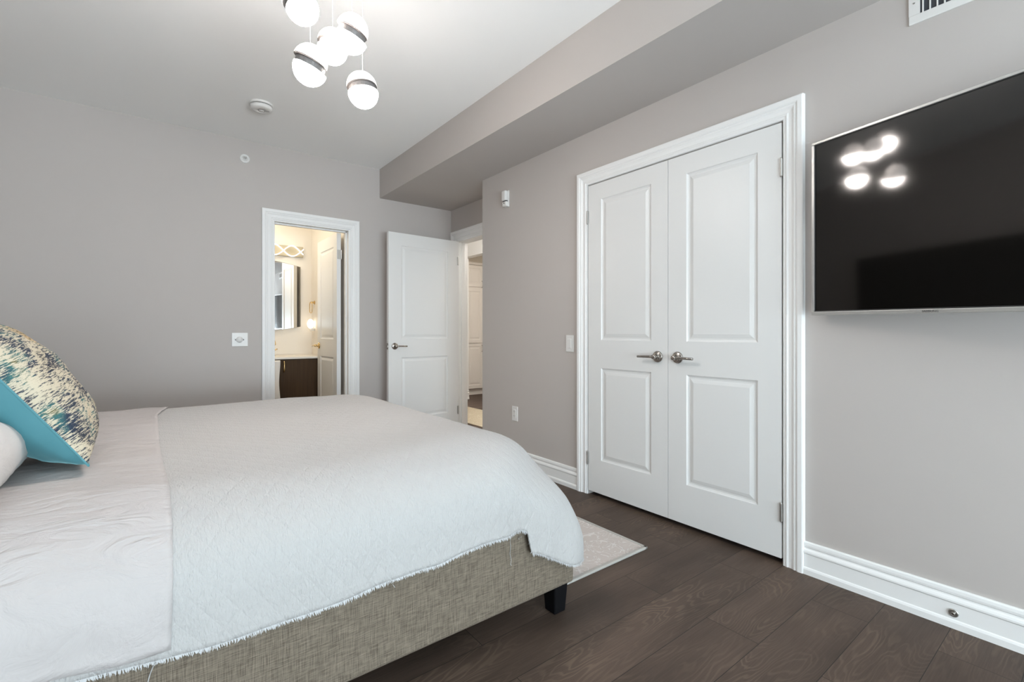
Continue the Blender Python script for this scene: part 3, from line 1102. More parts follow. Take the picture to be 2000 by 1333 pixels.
# text x -> local -y ; text y -> z ; faces -x
lo.matrix_local = Matrix(((0, 0, -1, -0.0006), (-1, 0, 0, -0.395), (0, 1, 0, -TH / 2 + 0.0042), (0, 0, 0, 1)))
lo['label'] = 'small dark lettering on the lower frame'

# ------------------------------------------------------------------ pendant light
PL = empty('pendant_light', (0.61, 2.04, HC), 'cluster pendant light of five lit split glass globes over the bed', 'ceiling light')
bm = bmesh.new()
lathe(bm, [(0, 0), (0.20, 0), (0.202, 0.003), (0.202, 0.026), (0.198, 0.030), (0, 0.031)], (0, 0, 0), (0, 0, -1), 56)
from_bm('canopy', bm, M['canopy'], PL)
GL = [  # position, lean, slide, tilt in degrees
    ((0.489, 2.029, 2.384), 0.10, 0.010, -24),
    ((0.507, 1.956, 2.113), -0.06, 0.016, 24),
    ((0.651, 2.148, 2.332), 0.05, 0.006, 6),
    ((0.673, 1.961, 2.302), -0.10, 0.017, 26),
    ((0.743, 2.031, 2.120), 0.05, 0.009, -8),
]
RG = 0.0635
RV = Vector((cos(YAW), -sin(YAW), 0))
FV = Vector((sin(YAW), cos(YAW), 0))
for (p, lean, slide, tilt) in GL:
    c = Vector(p)
    n = (Vector((0, 0, 1)) * cos(radians(tilt)) + RV * sin(radians(tilt)) + FV * lean).normalized()
    side = (FV - n * FV.dot(n)).normalized()
    lp = c - Vector(PL.location)
    up_c = lp - side * slide * 0.5 + n * 0.0115
    lo_c = lp + side * slide * 0.5 - n * 0.0115
    dome = [(RG * cos(a * pi / 32), RG * sin(a * pi / 32)) for a in range(0, 16)] + [(0, RG)]
    rim = [(RG, 0.0), (RG - 0.003, -0.0002)]
    bm = bmesh.new()
    lathe(bm, dome, up_c, n, 40)
    up = from_bm('upper_shell', bm, M['globe_up'], PL, smooth=True)
    bm = bmesh.new()
    lathe(bm, [(RG, 0.0), (RG - 0.0006, -0.0025), (RG - 0.004, -0.0028), (0, -0.0028)], up_c, n, 40)
    from_bm('disc', bm, M['band'], up)
    bm = bmesh.new()
    lathe(bm, [(RG - 0.007, -0.010), (RG - 0.007, 0.010)], lp, n, 40)
    from_bm('band', bm, M['band'], PL)
    bm = bmesh.new()
    lathe(bm, dome, lo_c, -n, 40)
    lw = from_bm('lower_globe', bm, M['globe_low'], PL, smooth=True)
    bm = bmesh.new()
    lathe(bm, [(RG + 0.0003, 0.0006), (RG - 0.0006, -0.0028), (RG - 0.004, -0.0030), (0, -0.0030)], lo_c, -n, 40)
    from_bm('disc', bm, M['band'], lw)
    bm = bmesh.new()
    tube(bm, [(lp.x, lp.y, lp.z + RG - 0.004), (lp.x, lp.y, -0.030)], 0.0010, 8)
    cd = from_bm('cord', bm, M['cord'], PL)
    bm = bmesh.new()
    lathe(bm, [(0, 0), (0.0045, 0), (0.0045, 0.008), (0.002, 0.011), (0, 0.011)], (lp.x, lp.y, lp.z + RG - 0.004), (0, 0, 1), 16)
    from_bm('cord_grip', bm, M['cord'], cd)

# ------------------------------------------------------------------ bed
NY, FY = 1.297, 3.345           # near / far outer faces of the bed frame
X0, X1 = -0.84, 1.300
BED = empty('bed', ((X0 + X1) / 2, (NY + FY) / 2, 0), 'upholstered grey linen bed with low rails and black legs', 'bed')
BO = Vector(BED.location)


def bedbox(name, x0, x1, y0, y1, z0, z1, m, bev, seg=4):
    bm = bmesh.new()
    box(bm, x0 - BO.x, x1 - BO.x, y0 - BO.y, y1 - BO.y, z0, z1, bev, seg)
    return from_bm(name, bm, m, BED, smooth=False)


def rail_mesh(name, ax, a0, a1, f0, f1):
    """rail with rounded upper and lower outer edges and a sewn seam near each end"""
    bm = bmesh.new()
    z0, z1, r_ = 0.100, 0.372, 0.016
    pr = [(f1, z0 + 0.0), (f0 + r_, z0)]
    pr += [(f0 + r_ - r_ * sin(t * pi / 12), z0 + r_ - r_ * cos(t * pi / 12)) for t in range(1, 7)]
    pr += [(f0, z0 + 0.06), (f0, z1 - 0.06)]
    pr += [(f0 + r_ - r_ * cos(t * pi / 12), z1 - r_ + r_ * sin(t * pi / 12)) for t in range(0, 7)]
    pr += [(f1, z1)]
    st = [a0]
    for s_ in (0.055,):
        st += [a1 - s_ - 0.004, a1 - s_ - 0.0012, a1 - s_, a1 - s_ + 0.0012, a1 - s_ + 0.004]
    st += [a1 - 0.006, a1]
    rows = []
    for k, a in enumerate(st):
        ins = {3: 0.0022, 2: 0.0008, 4: 0.0008}.get(k, 0.0)
        if k == len(st) - 1:
            ins = 0.004
        row = []
        for f, z in pr:
            d = ins if abs(f - f1) > 1e-6 else 0
            ff = f + (d if f1 > f0 else -d)
            row.append(bm.verts.new((a - BO.x, ff - BO.y, z) if ax == 'x' else (ff - BO.x, a - BO.y, z)))
        rows.append(row)
    for A, B in zip(rows, rows[1:]):
        for i in range(len(pr)):
            j = (i + 1) % len(pr)
            bm.faces.new([A[i], A[j], B[j], B[i]])
    bm.faces.new(rows[0])
    bm.faces.new(rows[-1][::-1])
    return from_bm(name, bm, M['linen'], BED)


rail_mesh('side_rail', 'x', X0, X1, NY, NY + 0.06)
rail_mesh('side_rail', 'x', X0, X1, FY, FY - 0.06)
bedbox('foot_rail', X1 - 0.055, X1 - 0.0005, NY + 0.061, FY - 0.061, 0.100, 0.360, M['linen'], 0.010)
bedbox('slat_base', X0 + 0.01, X1 - 0.06, NY + 0.06, FY - 0.06, 0.20, 0.24, M['blackleg'], 0.0, 1)
bedbox('headboard', XH + 0.025, X0, NY - 0.02, 3.60, 0.06, 1.715, M['headboard'], 0.02, 4)


def bed_leg(cx, cy, sx, sy):
    bm = bmesh.new()
    tw, bw, ht = 0.0345, 0.0275, 0.108
    vs_ = []
    # outer faces lean in toward the foot
    for w, z in ((bw, 0.0), (tw, ht)):
        vs_ += [bm.verts.new((cx + a * w - BO.x, cy + b_ * w - BO.y, z)) for a, b_ in ((-1, -1), (1, -1), (1, 1), (-1, 1))]
    for q in ((3, 2, 1, 0), (4, 5, 6, 7), (0, 1, 5, 4), (1, 2, 6, 5), (2, 3, 7, 6), (3, 0, 4, 7)):
        bm.faces.new([vs_[i] for i in q])
    bmesh.ops.bevel(bm, geom=list(bm.edges), offset=0.0025, segments=2, affect='EDGES')
    return from_bm('leg', bm, M['blackleg'], BED)


for cx, cy in ((1.238, 1.335), (1.238, FY - 0.04), (X0 + 0.06, 1.335), (X0 + 0.06, FY - 0.04)):
    bed_leg(cx, cy, 1, 1)

# mattress rests on the slats
bm = bmesh.new()
box(bm, X0 + 0.02, X1 - 0.15, NY + 0.15, FY - 0.15, 0.24, 0.585, 0.11, 6)
mt = from_bm('mattress', bm, M['mattress'], smooth=True)
tag(mt, 'white mattress lying on the bed frame under the quilt', 'mattress')

# ---- cloth surfaces -------------------------------------------------
ZT = 0.662
XF = 0.975            # where the top starts to fall toward the foot
YC = 2.325
HY = 0.700            # flat half width
CA, CB, CP = 0.350, 0.22, 2.3


def build_curve(a, b, p):
    pts = []
    n_ = 60
    for i in range(n_ + 1):
        t = (i / n_) * pi / 2
        o_ = a * (sin(t)) ** (2 / p)
        d_ = b * (1 - (cos(t)) ** (2 / p))
        pts.append((o_, d_))
    L = [0]
    for q, w in zip(pts, pts[1:]):
        L.append(L[-1] + math.hypot(w[0] - q[0], w[1] - q[1]))
    return pts, L


CPTS, CLEN = build_curve(CA, CB, CP)


def curve(e_):
    if e_ <= 0:
        return 0.0, 0.0
    if e_ >= CLEN[-1]:
        return CA + 0.02 * min(1, (e_ - CLEN[-1]) / 0.2) * 0, CB + (e_ - CLEN[-1])
    lo_, hi_ = 0, len(CLEN) - 1
    while hi_ - lo_ > 1:
        m_ = (lo_ + hi_) // 2
        if CLEN[m_] <= e_:
            lo_ = m_
        else:
            hi_ = m_
    f_ = (e_ - CLEN[lo_]) / (CLEN[hi_] - CLEN[lo_])
    return CPTS[lo_][0] + f_ * (CPTS[hi_][0] - CPTS[lo_][0]), CPTS[lo_][1] + f_ * (CPTS[hi_][1] - CPTS[lo_][1])


def sstep(a, b, x):
    t = max(0.0, min(1.0, (x - a) / (b - a)))
    return t * t * (3 - 2 * t)


HEMZ = [(-0.9, 0.375), (-0.3, 0.368), (-0.07, 0.360), (0.05, 0.346), (0.10, 0.341), (0.20, 0.340), (0.32, 0.340), (0.44, 0.345), (0.54, 0.353), (0.62, 0.354), (0.70, 0.352), (0.78, 0.364), (0.87, 0.368), (0.957, 0.362), (2.0, 0.362)]


def hem_z(s):
    for (a, za), (b, zb) in zip(HEMZ, HEMZ[1:]):
        if s <= b:
            return za + (zb - za) * max(0.0, (s - a) / (b - a))
    return HEMZ[-1][1]


def emax(theta, s, side):
    """cloth length beyond the flat top; theta 0 = foot, pi/2 = side"""
    if side > 0:
        zh = 0.33
    else:
        zh = hem_z(s)
    td = math.degrees(theta)
    if side < 0:
        rise = 0.015 * math.exp(-((td - 84) / 5.0) ** 2)
        zh = zh + rise
        k = sstep(79.5, 76.5, td) if td < 79.5 else 0.0
        k = 1 - sstep(76.0, 79.5, td)
        zc = 0.285 - 0.098 * (1 - sstep(50, 77, td))
        zh = zh * (1 - k) + zc * k
    else:
        k = 1 - sstep(50, 85, td)
        zh = zh * (1 - k) + 0.20 * k
    dz = ZT - zh
    return CLEN[-1] + (dz - CB)


def surf(s, t, lift=0.0, wr=1.0):
    ex = max(0.0, s - XF)
    ey = max(0.0, abs(t) - HY)
    sg = 1 if t > 0 else -1
    e_ = math.hypot(ex, ey)
    o_, d_ = curve(e_)
    if e_ > 1e-9:
        dx, dy = ex / e_, ey / e_
    else:
        dx, dy = 0, 0
    qe = 1.55 + 3.6 * sstep(0.10, 0.42, d_)
    qn = (dx ** qe + dy ** qe) ** (1 / qe) if e_ > 1e-9 else 1.0
    dx, dy = dx / qn, dy / qn
    x = min(s, XF) + dx * (o_ + lift * min(1, d_ / 0.2))
    y = YC + sg * (min(abs(t), HY) + dy * (o_ + lift * min(1, d_ / 0.2)))
    z = ZT + lift - d_
    # creases and soft puffiness
    fall = min(1.0, d_ / 0.25)
    q = Vector((s * 2.2, t * 3.5, 3.1))
    bulge = noise.noise(q) * 0.007 + noise.noise(Vector((s * 7, t * 7, 9.0))) * 0.0022 * wr
    x += dx * fall * (noise.noise(Vector((s * 6, t * 6, 1.7))) * 0.007 + 0.014 * fall)
    y += sg * dy * fall * (noise.noise(Vector((s * 5.0, 4.4, t * 2.0))) * 0.012)
    z += bulge * (1 - fall * 0.6)
    u1 = s * 0.55 + t * 0.83
    u2 = s * 0.83 - t * 0.55
    w1 = noise.noise(Vector((u1 * 16 + 0.8 * noise.noise(Vector((u2 * 4, u1 * 2, 3))), u2 * 3.0, 7.7)))
    rd = (1 - abs(w1) * 2.2)
    rd = max(0.0, rd) ** 2
    am = 0.0045 if lift > 0 else 0.0012
    z += rd * am * (1 - fall * 0.7)
    if ey > 0:
        y += sg * dy * fall * rd * am * 0.8
        # long soft folds falling down the side
        y += sg * dy * fall * 0.006 * noise.noise(Vector((s * 9, t * 1.5, 12.0)))
    # sag of the sides of the top, crown in the middle
    if ex > 0 and ey > 0:
        cn = min(dx, dy)
        fl = sstep(0.24, 0.44, d_)
        f2 = sstep(0.12, 0.25, d_)
        x += dx * (0.015 * fall + 0.022 * f2 + 0.022 * fl) * cn
        y += sg * dy * (0.008 * fall + 0.024 * f2 + 0.008 * fl) * cn
    return Vector((x, y, z))


def solve_t(s, side):
    """how far the cloth reaches sideways at row s"""
    ex = max(0.0, s - XF)
    lo_, hi_ = 0.0, 1.2
    for _ in range(40):
        m_ = (lo_ + hi_) / 2
        th = math.atan2(m_, ex) if ex > 0 else pi / 2
        if math.hypot(ex, m_) < emax(th, s, side):
            lo_ = m_
        else:
            hi_ = m_
    return HY + lo_


def cloth(name, s_list, tfun, lift, m, nT=150, dens=None, wr=1.0, sfun=None):
    bm = bmesh.new()
    uvl = bm.loops.layers.uv.new('UVMap')
    rows = []
    uvs = {}
    for s in s_list:
        tn, tf = tfun(s)
        row = []
        for k in range(nT + 1):
            t = -tn + (tn + tf) * k / nT
            s2 = sfun(s, t) if sfun else s
            v = bm.verts.new(surf(s2, t, lift, wr))
            uvs[v] = (s2, t)
            row.append(v)
        rows.append(row)
    for A, B in zip(rows, rows[1:]):
        for k in range(nT):
            f = bm.faces.new([A[k], B[k], B[k + 1], A[k + 1]])
            for l in f.loops:
                l[uvl].uv = uvs[l.vert]
    hem = [r_[0].co.copy() for r_ in rows]
    hemf = [v.co.copy() for v in rows[-1]]
    me = bpy.data.meshes.new(name)
    bm.to_mesh(me)
    bm.free()
    o = link(name, me, m, None, True)
    sd = o.modifiers.new('thickness', 'SOLIDIFY')
    sd.thickness = 0.004
    sd.offset = -1
    return o, hem, hemf


sEnd = XF + emax(0.0, XF, -1)
S = [-0.80 + i * 0.02 for i in range(int((XF + 0.80) / 0.02) + 1)]
k_ = S[-1]
while k_ < sEnd - 0.002:
    k_ += 0.007
    S.append(min(k_, sEnd))
quilt, hemN, hemF = cloth('quilt', S, lambda s: (solve_t(s, -1), solve_t(s, 1)), 0.0, M['quilt'], 190)
tag(quilt, 'white crinkled quilt with frayed edges spread over the bed and hanging at the foot', 'quilt')


def fringe(parent, pts, out, ln=(0.004, 0.010), per=0.0020, mm=None):
    vs_, fs = [], []
    for a, b_ in zip(pts, pts[1:]):
        L = (b_ - a).length
        k = max(1, int(L / per))
        for i in range(k):
            p = a.lerp(b_, (i + random.random()) / k)
            clump = 0.5 + 0.5 * noise.noise(Vector((p.x * 25, p.y * 25, p.z * 25)))
            l_ = random.uniform(*ln) * (0.6 + clump)
            d = Vector((random.uniform(-0.5, 0.5), random.uniform(-0.4, 0.4), -1)).normalized()
            o_ = out(p)
            tip = p + d * l_ + o_ * random.uniform(-0.001, 0.005)
            w = (b_ - a).normalized() * random.uniform(0.0007, 0.0016)
            n0 = len(vs_)
            mid = (p + tip) / 2 + o_ * 0.0015
            vs_ += [p - w + Vector((0, 0, 0.002)), p + w + Vector((0, 0, 0.002)), mid + w * 0.8, tip, mid - w * 0.8]
            fs += [(n0, n0 + 1, n0 + 2, n0 + 4), (n0 + 4, n0 + 2, n0 + 3)]
    o = from_py('frayed_fringe', vs_, fs, mm or M['fringe'], parent, recalc=False)
    o['kind'] = 'stuff'
    return o


fringe(quilt, hemN, lambda p: Vector((0.3, -1, 0)).normalized())
fringe(quilt, [p for p in hemF if True], lambda p: Vector((1, 0, 0)))
# loose threads
def thread(pts, r=0.0007):
    bm = bmesh.new()
    tube(bm, pts, r, 6)
    return from_bm('loose_thread', bm, M['fringe'], quilt)


thread([(0.975, 1.272, 0.362), (0.985, 1.288, 0.345), (0.992, 1.294, 0.325), (0.989, 1.2945, 0.30), (0.995, 1.2945, 0.275), (0.991, 1.294, 0.262), (0.996, 1.294, 0.258)])
thread([(0.553, 1.272, 0.345), (0.562, 1.292, 0.333), (0.569, 1.2945, 0.322)])
thread([(1.022, 1.272, 0.357), (1.026, 1.293, 0.345), (1.029, 1.2945, 0.338)])
thread([(0.015, 1.262, 0.36), (0.010, 1.285, 0.340), (0.004, 1.294, 0.318), (0.0, 1.294, 0.300)], 0.0011)

# top sheet folded back over the quilt
def sheet_t(s):
    return (HY + CLEN[-1] + (ZT - (0.374 - 0.012 * sstep(-0.1, 0.05, s) + 0.004 * sin(s * 30)) - CB), HY + CLEN[-1] + 0.05)


def sheet_s(s, t):
    # the fold line wanders
    k = sstep(-0.35, 0.04, s)
    d = 0.045 * sstep(0.45, 0.95, t) - 0.012 * math.exp(-((t - 0.2) / 0.25) ** 2) + 0.008 * sin(t * 4.2) - 0.012 * sstep(-0.9, -1.25, t) if False else 0
    d = 0.055 * sstep(0.45, 0.85, t) - 0.010 * math.exp(-((t - 0.25) / 0.3) ** 2) + 0.006 * sin(t * 5.0)
    return s + k * d


sheet, hemS, _ = cloth('bed_sheet', [-0.81 + i * 0.0125 for i in range(69)], sheet_t, 0.0075, M['sheet'], 150, wr=2.2, sfun=sheet_s)
tag(sheet, 'smooth white top sheet folded back over the quilt near the pillows', 'bed sheet')


# ---- pillows --------------------------------------------------------
def pillow_half(W, H, T, side, corner=0.12, n_=36, wr=0.004, seed=0, flat=2.4):
    """local: x across W, y along H, z thickness"""
    rows = []
    for j in range(n_ + 1):
        v = -1 + 2 * j / n_
        row = []
        for i in range(n_ + 1):
            u = -1 + 2 * i / n_
            # edges pulled in between the corners
            pu = 1 - corner * (1 - v * v) * abs(u) ** 3
            pv = 1 - corner * (1 - u * u) * abs(v) ** 3
            x = u * W / 2 * pu
            y = v * H / 2 * pv
            th = (max(0, 1 - abs(u) ** flat) * max(0, 1 - abs(v) ** flat)) ** 0.52
            z = side * T / 2 * th
            z += side * th * wr * noise.noise(Vector((u * 3 + seed, v * 3, seed * 2.0))) * 3
            z += side * min(1, th * 2) * wr * noise.noise(Vector((u * 9 + seed, v * 9, 4 + seed)))
            row.append((x, y, z))
        rows.append(row)
    return rows


def half_mesh(name, rows, m, parent=None, flip=False):
    vs_ = [p for r_ in rows for p in r_]
    n_ = len(rows[0])
    fs = []
    for j in range(len(rows) - 1):
        for i in range(n_ - 1):
            q = (j * n_ + i, j * n_ + i + 1, (j + 1) * n_ + i + 1, (j + 1) * n_ + i)
            fs.append(q[::-1] if flip else q)
    me = bpy.data.meshes.new(name)
    me.from_pydata([tuple(p) for p in vs_], [], fs)
    me.update()
    return link(name, me, m, parent, True)


def basis(xa, ya):
    xa = Vector(xa).normalized()
    ya = Vector(ya)
    ya = (ya - xa * ya.dot(xa)).normalized()
    za = xa.cross(ya)
    return Matrix((xa, ya, za)).transposed().to_4x4()


# patterned cushion: near edge leans back from its pointed lower corner
cz = ZT + 0.012
edge = Vector((-0.176, 0, 0.256)).normalized()
bot = Vector((-0.02, 0.50, 0)).normalized()
CW = 0.485
cc = Vector((-0.128, 1.735, cz + 0.022)) + bot * CW / 2 + edge * CW / 2
CU = empty('cushion', cc, 'square cushion, cream and navy brushed pattern in front and teal velvet behind', 'cushion')
CU.rotation_mode = 'QUATERNION'
# local x = along bottom edge (+y world), local y = up the lean, z = x cross y
Mb = basis(bot, edge)
CU.rotation_quaternion = Mb.to_quaternion()
fz = (Mb @ Vector((0, 0, 1)))
fs_ = 1 if fz.x > 0 else -1
front = half_mesh('front_panel', pillow_half(CW, CW, 0.195, fs_, 0.07, 40, 0.003, 1.0, 2.1), M['brocade'], CU, fs_ < 0)
back = half_mesh('back_panel', pillow_half(CW, CW, 0.27, -fs_, 0.07, 40, 0.004, 5.0, 2.1), M['velvet'], CU, fs_ > 0)
front['label'] = 'cream panel with navy brushstrokes'
back['label'] = 'teal velvet panel'
bm = bmesh.new()
ring = []
nn = 40
hp = pillow_half(CW, CW, 0.2, 1, 0.07, nn, 0, 0)
for i in range(nn):
    ring.append(hp[0][i])
for j in range(nn):
    ring.append(hp[j][nn])
for i in range(nn, 0, -1):
    ring.append(hp[nn][i])
for j in range(nn, -1, -1):
    ring.append(hp[j][0])
tube(bm, ring, 0.0028, 8)
from_bm('piping', bm, M['velvet'], CU, smooth=True)


def white_pillow(cx, cy, cz_, W, H, T, xa, ya, label, seed):
    o = empty('pillow', (cx, cy, cz_), label, 'pillow', None)
    o.rotation_mode = 'QUATERNION'
    o.rotation_quaternion = basis(xa, ya).to_quaternion()
    rows_a = pillow_half(W, H, T, 1, 0.05, 44, 0.006, seed, 2.6)
    rows_b = pillow_half(W, H, T, -1, 0.05, 44, 0.006, seed + 3, 2.6)
    vs_, fs = [], []
    for rows, fl in ((rows_a, False), (rows_b, True)):
        b0 = len(vs_)
        n_ = len(rows[0])
        vs_ += [p for r_ in rows for p in r_]
        for j in range(n_ - 1):
            for i in range(n_ - 1):
                q = (b0 + j * n_ + i, b0 + j * n_ + i + 1, b0 + (j + 1) * n_ + i + 1, b0 + (j + 1) * n_ + i)
                fs.append(q[::-1] if fl else q)
    bm = bmesh.new()
    bv = [bm.verts.new(v) for v in vs_]
    for f in fs:
        bm.faces.new([bv[i] for i in f])
    bmesh.ops.remove_doubles(bm, verts=bm.verts, dist=1e-5)
    from_bm('pillowcase', bm, M['pillow'], o, smooth=True)
    return o


white_pillow(-0.470, 1.735, ZT + 0.120, 0.72, 0.46, 0.22, (0.0, 1, 0), (-0.97, 0, 0.20), 'plump white pillow at the left edge beside the teal cushion', 2.0)

# ------------------------------------------------------------------ rug under the bed foot
bm = bmesh.new()
box(bm, 1.30, 1.937, 1.440, 3.50, 0.0, 0.010, 0.003, 2)
rug = from_bm('rug', bm, M['rug'])
tag(rug, 'cream rug with embossed floral pattern under the bed foot', 'rug')
bm = bmesh.new()
box(bm, 1.925, 1.945, 1.430, 3.51, 0.0, 0.012, 0.004, 2)
box(bm, 1.30, 1.945, 1.430, 1.450, 0.0, 0.012, 0.004, 2)
from_bm('binding', bm, M['rugedge'], rug)

# ------------------------------------------------------------------ bathroom
VA = empty('vanity_cabinet', (0.9, 5.52, 0), 'dark walnut bathroom vanity cabinet under a cream counter', 'cabinet')
def vb(name, x0, x1, y0, y1, z0, z1, m, p, bev=0.002):
    return boxo(name, x0 - 0.9, x1 - 0.9, y0 - 5.52, y1 - 5.52, z0, z1, m, p, bev)


vb('body', 0.0, 1.518, 5.300, 5.798, 0.10, 0.784, M['walnut'], VA)
vb('toe_kick', 0.02, 1.50, 5.35, 5.78, 0.0, 0.10, M['dark'], VA, 0)
for x0, x1, px in ((0.03, 0.535, 0.49), (0.54, 1.060, 1.02), (1.065, 1.514, 1.110)):
    d = vb('cabinet_door', x0, x1, 5.281, 5.299, 0.105, 0.780, M['walnut'], VA, 0.0015)
    bm = bmesh.new()
    q = [(px - 0.9, 5.281 - 5.52, 0.765), (px - 0.9, 5.258 - 5.52, 0.762), (px - 0.9, 5.252 - 5.52, 0.735), (px - 0.9, 5.252 - 5.52, 0.685), (px - 0.9, 5.258 - 5.52, 0.660), (px - 0.9, 5.281 - 5.52, 0.657)]
    tube(bm, q, 0.005, 10, True, [0.008, 0.006, 0.0055, 0.0075, 0.006, 0.008])
    from_bm('door_pull', bm, M['brass'], d, smooth=True)
ct = boxo('countertop', -0.078, 1.518, 5.270, 5.798, 0.786, 0.808, M['counter'], None, 0.003)
tag(ct, 'cream bathroom countertop on the dark vanity', 'countertop')

MI = empty('mirror', (0.93, 5.80, 1.469), 'frameless bathroom mirror with arched top and bottom', 'mirror')
bm = bmesh.new()
pts = []
n_ = 24
hwM = 0.461
for i in range(n_ + 1):
    u = -1 + 2 * i / n_
    pts.append((u * hwM, 0.340 + 0.060 * (1 - u * u)))
for i in range(n_ + 1):
    u = 1 - 2 * i / n_
    pts.append((u * hwM, -0.340 - 0.050 * (1 - u * u)))
fr_ = [bm.verts.new((x, -0.024, z)) for x, z in pts]
bk_ = [bm.verts.new((x, -0.001, z)) for x, z in pts]
bm.faces.new(fr_)
bm.faces.new(bk_[::-1])
for i in range(len(pts)):
    j = (i + 1) % len(pts)
    bm.faces.new([fr_[i], bk_[i], bk_[j], fr_[j]])
from_bm('glass', bm, M['mirror'], MI)
bm = bmesh.new()
edge_pts = [(x * 1.002, -0.0235, z * 1.002) for x, z in pts]
tube(bm, edge_pts + [edge_pts[0]], 0.0022, 6, False)
from_bm('bevelled_edge', bm, M['hinge'], MI)

# wavy LED vanity light
VL = empty('vanity_light', (1.10, 5.80, 1.983), 'wavy LED bar light on a brushed plate above the mirror', 'wall light')
boxo('back_plate', -0.39, 0.320, -0.030, 0.0, -0.059, 0.059, M['plate'], VL, 0.002)
for ph in (0, 1):
    bm = bmesh.new()
    rows = []
    K = 120
    hb = 0.005
    for i in range(K + 1):
        x = -0.40 + 0.715 * i / K
        z = (1 if ph == 0 else -1) * 0.058 * sin((x + 1.10 - 1.207) / 0.180 * pi) * -1
        y = -0.052 - 0.012 * (1 if ph else -1) * cos((x + 1.10 - 1.207) / 0.180 * pi)
        rows.append([bm.verts.new((x, y - 0.004, z - hb)), bm.verts.new((x, y - 0.004, z + hb)), bm.verts.new((x, y + 0.006, z + hb)), bm.verts.new((x, y + 0.006, z - hb))])
    for A, B in zip(rows, rows[1:]):
        for k in range(4):
            bm.faces.new([A[k], A[(k + 1) % 4], B[(k + 1) % 4], B[k]])
    bm.faces.new(rows[0])
    bm.faces.new(rows[-1][::-1])
    from_bm('led_wave', bm, M['led'], VL)
for xx in (-0.32, 0.0, 0.29):
    bm = bmesh.new()
    tube(bm, [(xx, -0.028, 0), (xx, -0.052, 0)], 0.006, 10)
    from_bm('bracket', bm, M['hinge'], VL)

# towel ring on the side wall
TR = empty('towel_ring', (1.52, 5.675, 1.395), 'small brass towel ring on the bathroom side wall', 'towel ring')
bm = bmesh.new()
lathe(bm, [(0, 0), (0.022, 0), (0.022, 0.006), (0.012, 0.010), (0.010, 0.045), (0, 0.045)], (0, 0, 0.01), (-1, 0, 0), 20)
from_bm('mount', bm, M['brass'], TR, smooth=False)
bm = bmesh.new()
rg = []
for i in range(25):
    a = 2 * pi * i / 24
    cx_ = 0.052 * (abs(cos(a)) ** 0.55) * (1 if cos(a) > 0 else -1)
    cz__ = 0.062 * (abs(sin(a)) ** 0.7) * (1 if sin(a) > 0 else -1)
    rg.append((-0.042, cx_, -0.048 + cz__))
tube(bm, rg, 0.0042, 8, False)
from_bm('ring', bm, M['brass'], TR, smooth=True)

# glowing plug-in night light
NL = empty('night_light', (1.52, 5.68, 1.145), 'small glowing white globe night light on the bathroom side wall', 'night light')
bm = bmesh.new()
bmesh.ops.create_uvsphere(bm, u_segments=20, v_segments=12, radius=0.040, matrix=Matrix.Translation((-0.045, 0, 0.015)) @ Matrix.Diagonal((0.9, 0.9, 1.35, 1)))
from_bm('globe', bm, M['nightlight'], NL, smooth=True)
bm = bmesh.new()
box(bm, -0.050, 0.0, -0.022, 0.022, -0.065, -0.035, 0.004, 2)
from_bm('plug_base', bm, M['plastic'], NL)

# faucet
FA = empty('faucet', (1.075, 5.63, 0.808), 'brass faucet on the bathroom countertop', 'faucet')
bm = bmesh.new()
lathe(bm, [(0, 0), (0.024, 0), (0.022, 0.008), (0.011, 0.014), (0.010, 0.03)], (0, 0, 0), (0, 0, 1), 20)
tube(bm, [(0, 0, 0.02), (0, 0, 0.13), (0, -0.03, 0.165), (0, -0.08, 0.16), (0, -0.11, 0.125)], 0.009, 12)
from_bm('spout', bm, M['brass'], FA, smooth=True)
bm = bmesh.new()
tube(bm, [(0.012, 0, 0.06), (0.045, 0, 0.075)], 0.006, 10)
from_bm('handle', bm, M['brass'], FA, smooth=True)

# hand towel hanging on a brass bar at the vanity front
TB = empty('towel_bar', (0.965, 5.280, 0.765), 'small brass towel bar on the vanity front', 'towel bar')
bm = bmesh.new()
tube(bm, [(-0.13, -0.045, 0), (0.085, -0.045, 0)], 0.006, 12)
tube(bm, [(0.07, -0.045, 0), (0.07, -0.0005, 0)], 0.008, 12)
tube(bm, [(-0.12, -0.045, 0), (-0.12, -0.0005, 0)], 0.008, 12)
from_bm('bar', bm, M['brass'], TB, smooth=True)
bm = bmesh.new()
prof = []
NXT, NZT = 16, 40
tow = []
for j in range(NZT + 1):
    f = j / NZT
    row = []
    for i in range(NXT + 1):
        u = i / NXT
        x = 0.820 + 0.240 * u + 0.006 * sin(f * 6 + 1)
        if f < 0.12:
            a = f / 0.12 * pi
            y = 5.236 + 0.012 * cos(a)
            z = 0.765 + 0.012 * sin(a)
        else:
            y = 5.224 - 0.006 * (f - 0.12)
            z = 0.765 - (f - 0.12) / 0.88 * 0.37
        y += 0.006 * sin(u * 9 + 1.0) * min(1, f * 2)
        row.append(bm.verts.new((x, y, z)))
    tow.append(row)
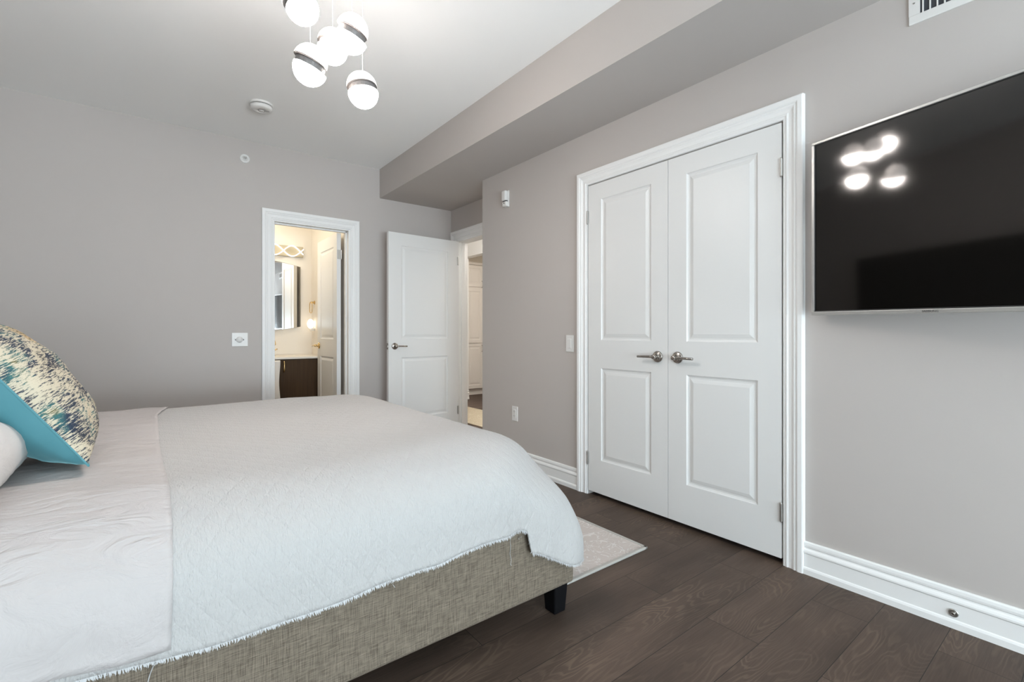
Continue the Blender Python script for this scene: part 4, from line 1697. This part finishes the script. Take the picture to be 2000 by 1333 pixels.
for A, B in zip(tow, tow[1:]):
    for i in range(NXT):
        bm.faces.new([A[i], A[i + 1], B[i + 1], B[i]])
tw = from_bm('hand_towel', bm, M['towel'], smooth=True)
sd = tw.modifiers.new('thickness', 'SOLIDIFY')
sd.thickness = 0.007
sd.offset = 0
tag(tw, 'white hand towel hanging on the vanity front', 'towel')

# ------------------------------------------------------------------ hall
CB_ = empty('pantry_cabinet', (4.60, 6.80, 0), 'tall cream pantry cabinet with raised panels seen through the bedroom doorway', 'cabinet')
px0, px1, pf = 4.222, 5.0, 6.745


def pb(name, x0, x1, y0, y1, z0, z1, m, p, bev=0.002):
    return boxo(name, x0 - 4.60, x1 - 4.60, y0 - 6.80, y1 - 6.80, z0, z1, m, p, bev)


pb('body', px0, px1, pf, 6.879, 0.105, 2.21, M['pantry'], CB_)
pb('toe_kick', px0 + 0.02, px1, pf + 0.045, 6.879, 0.0, 0.105, M['pantry'], CB_)
pb('crown', px0 - 0.03, px1, pf - 0.04, 6.879, 2.205, 2.25, M['pantry'], CB_, 0.008)
for (z0, z1, hz) in ((1.835, 2.195, 1.885), (0.885, 1.805, None), (0.115, 0.870, 0.79)):
    for x0, w_ in ((px0 + 0.004, 0.335), (px0 + 0.344, 0.42)):
        sl = door_slab('cabinet_door', w_, z1 - z0, [(0.045, w_ - 0.055, 0.055, z1 - z0 - 0.045)], 0.019, CB_, both=False, m=M['pantry'])
        sl.location = (x0 - 4.60, pf - 0.020 - 6.80, z0)
        if hz and x0 < px0 + 0.1:
            bm = bmesh.new()
            zz = hz - z0
            tube(bm, [(w_ - 0.028, 0, zz - 0.055), (w_ - 0.028, -0.024, zz - 0.045), (w_ - 0.028, -0.030, zz), (w_ - 0.028, -0.024, zz + 0.045), (w_ - 0.028, 0, zz + 0.055)], 0.006, 10)
            from_bm('door_pull', bm, M['nickel'], sl, smooth=True)
bm = bmesh.new()
box(bm, 2.955, 3.60, 3.3, 6.2, 0.0, 0.010, 0.003, 2)
tag(from_bm('runner_rug', bm, M['hallrug']), 'beige runner rug on the hall floor beyond the bedroom doorway', 'rug')
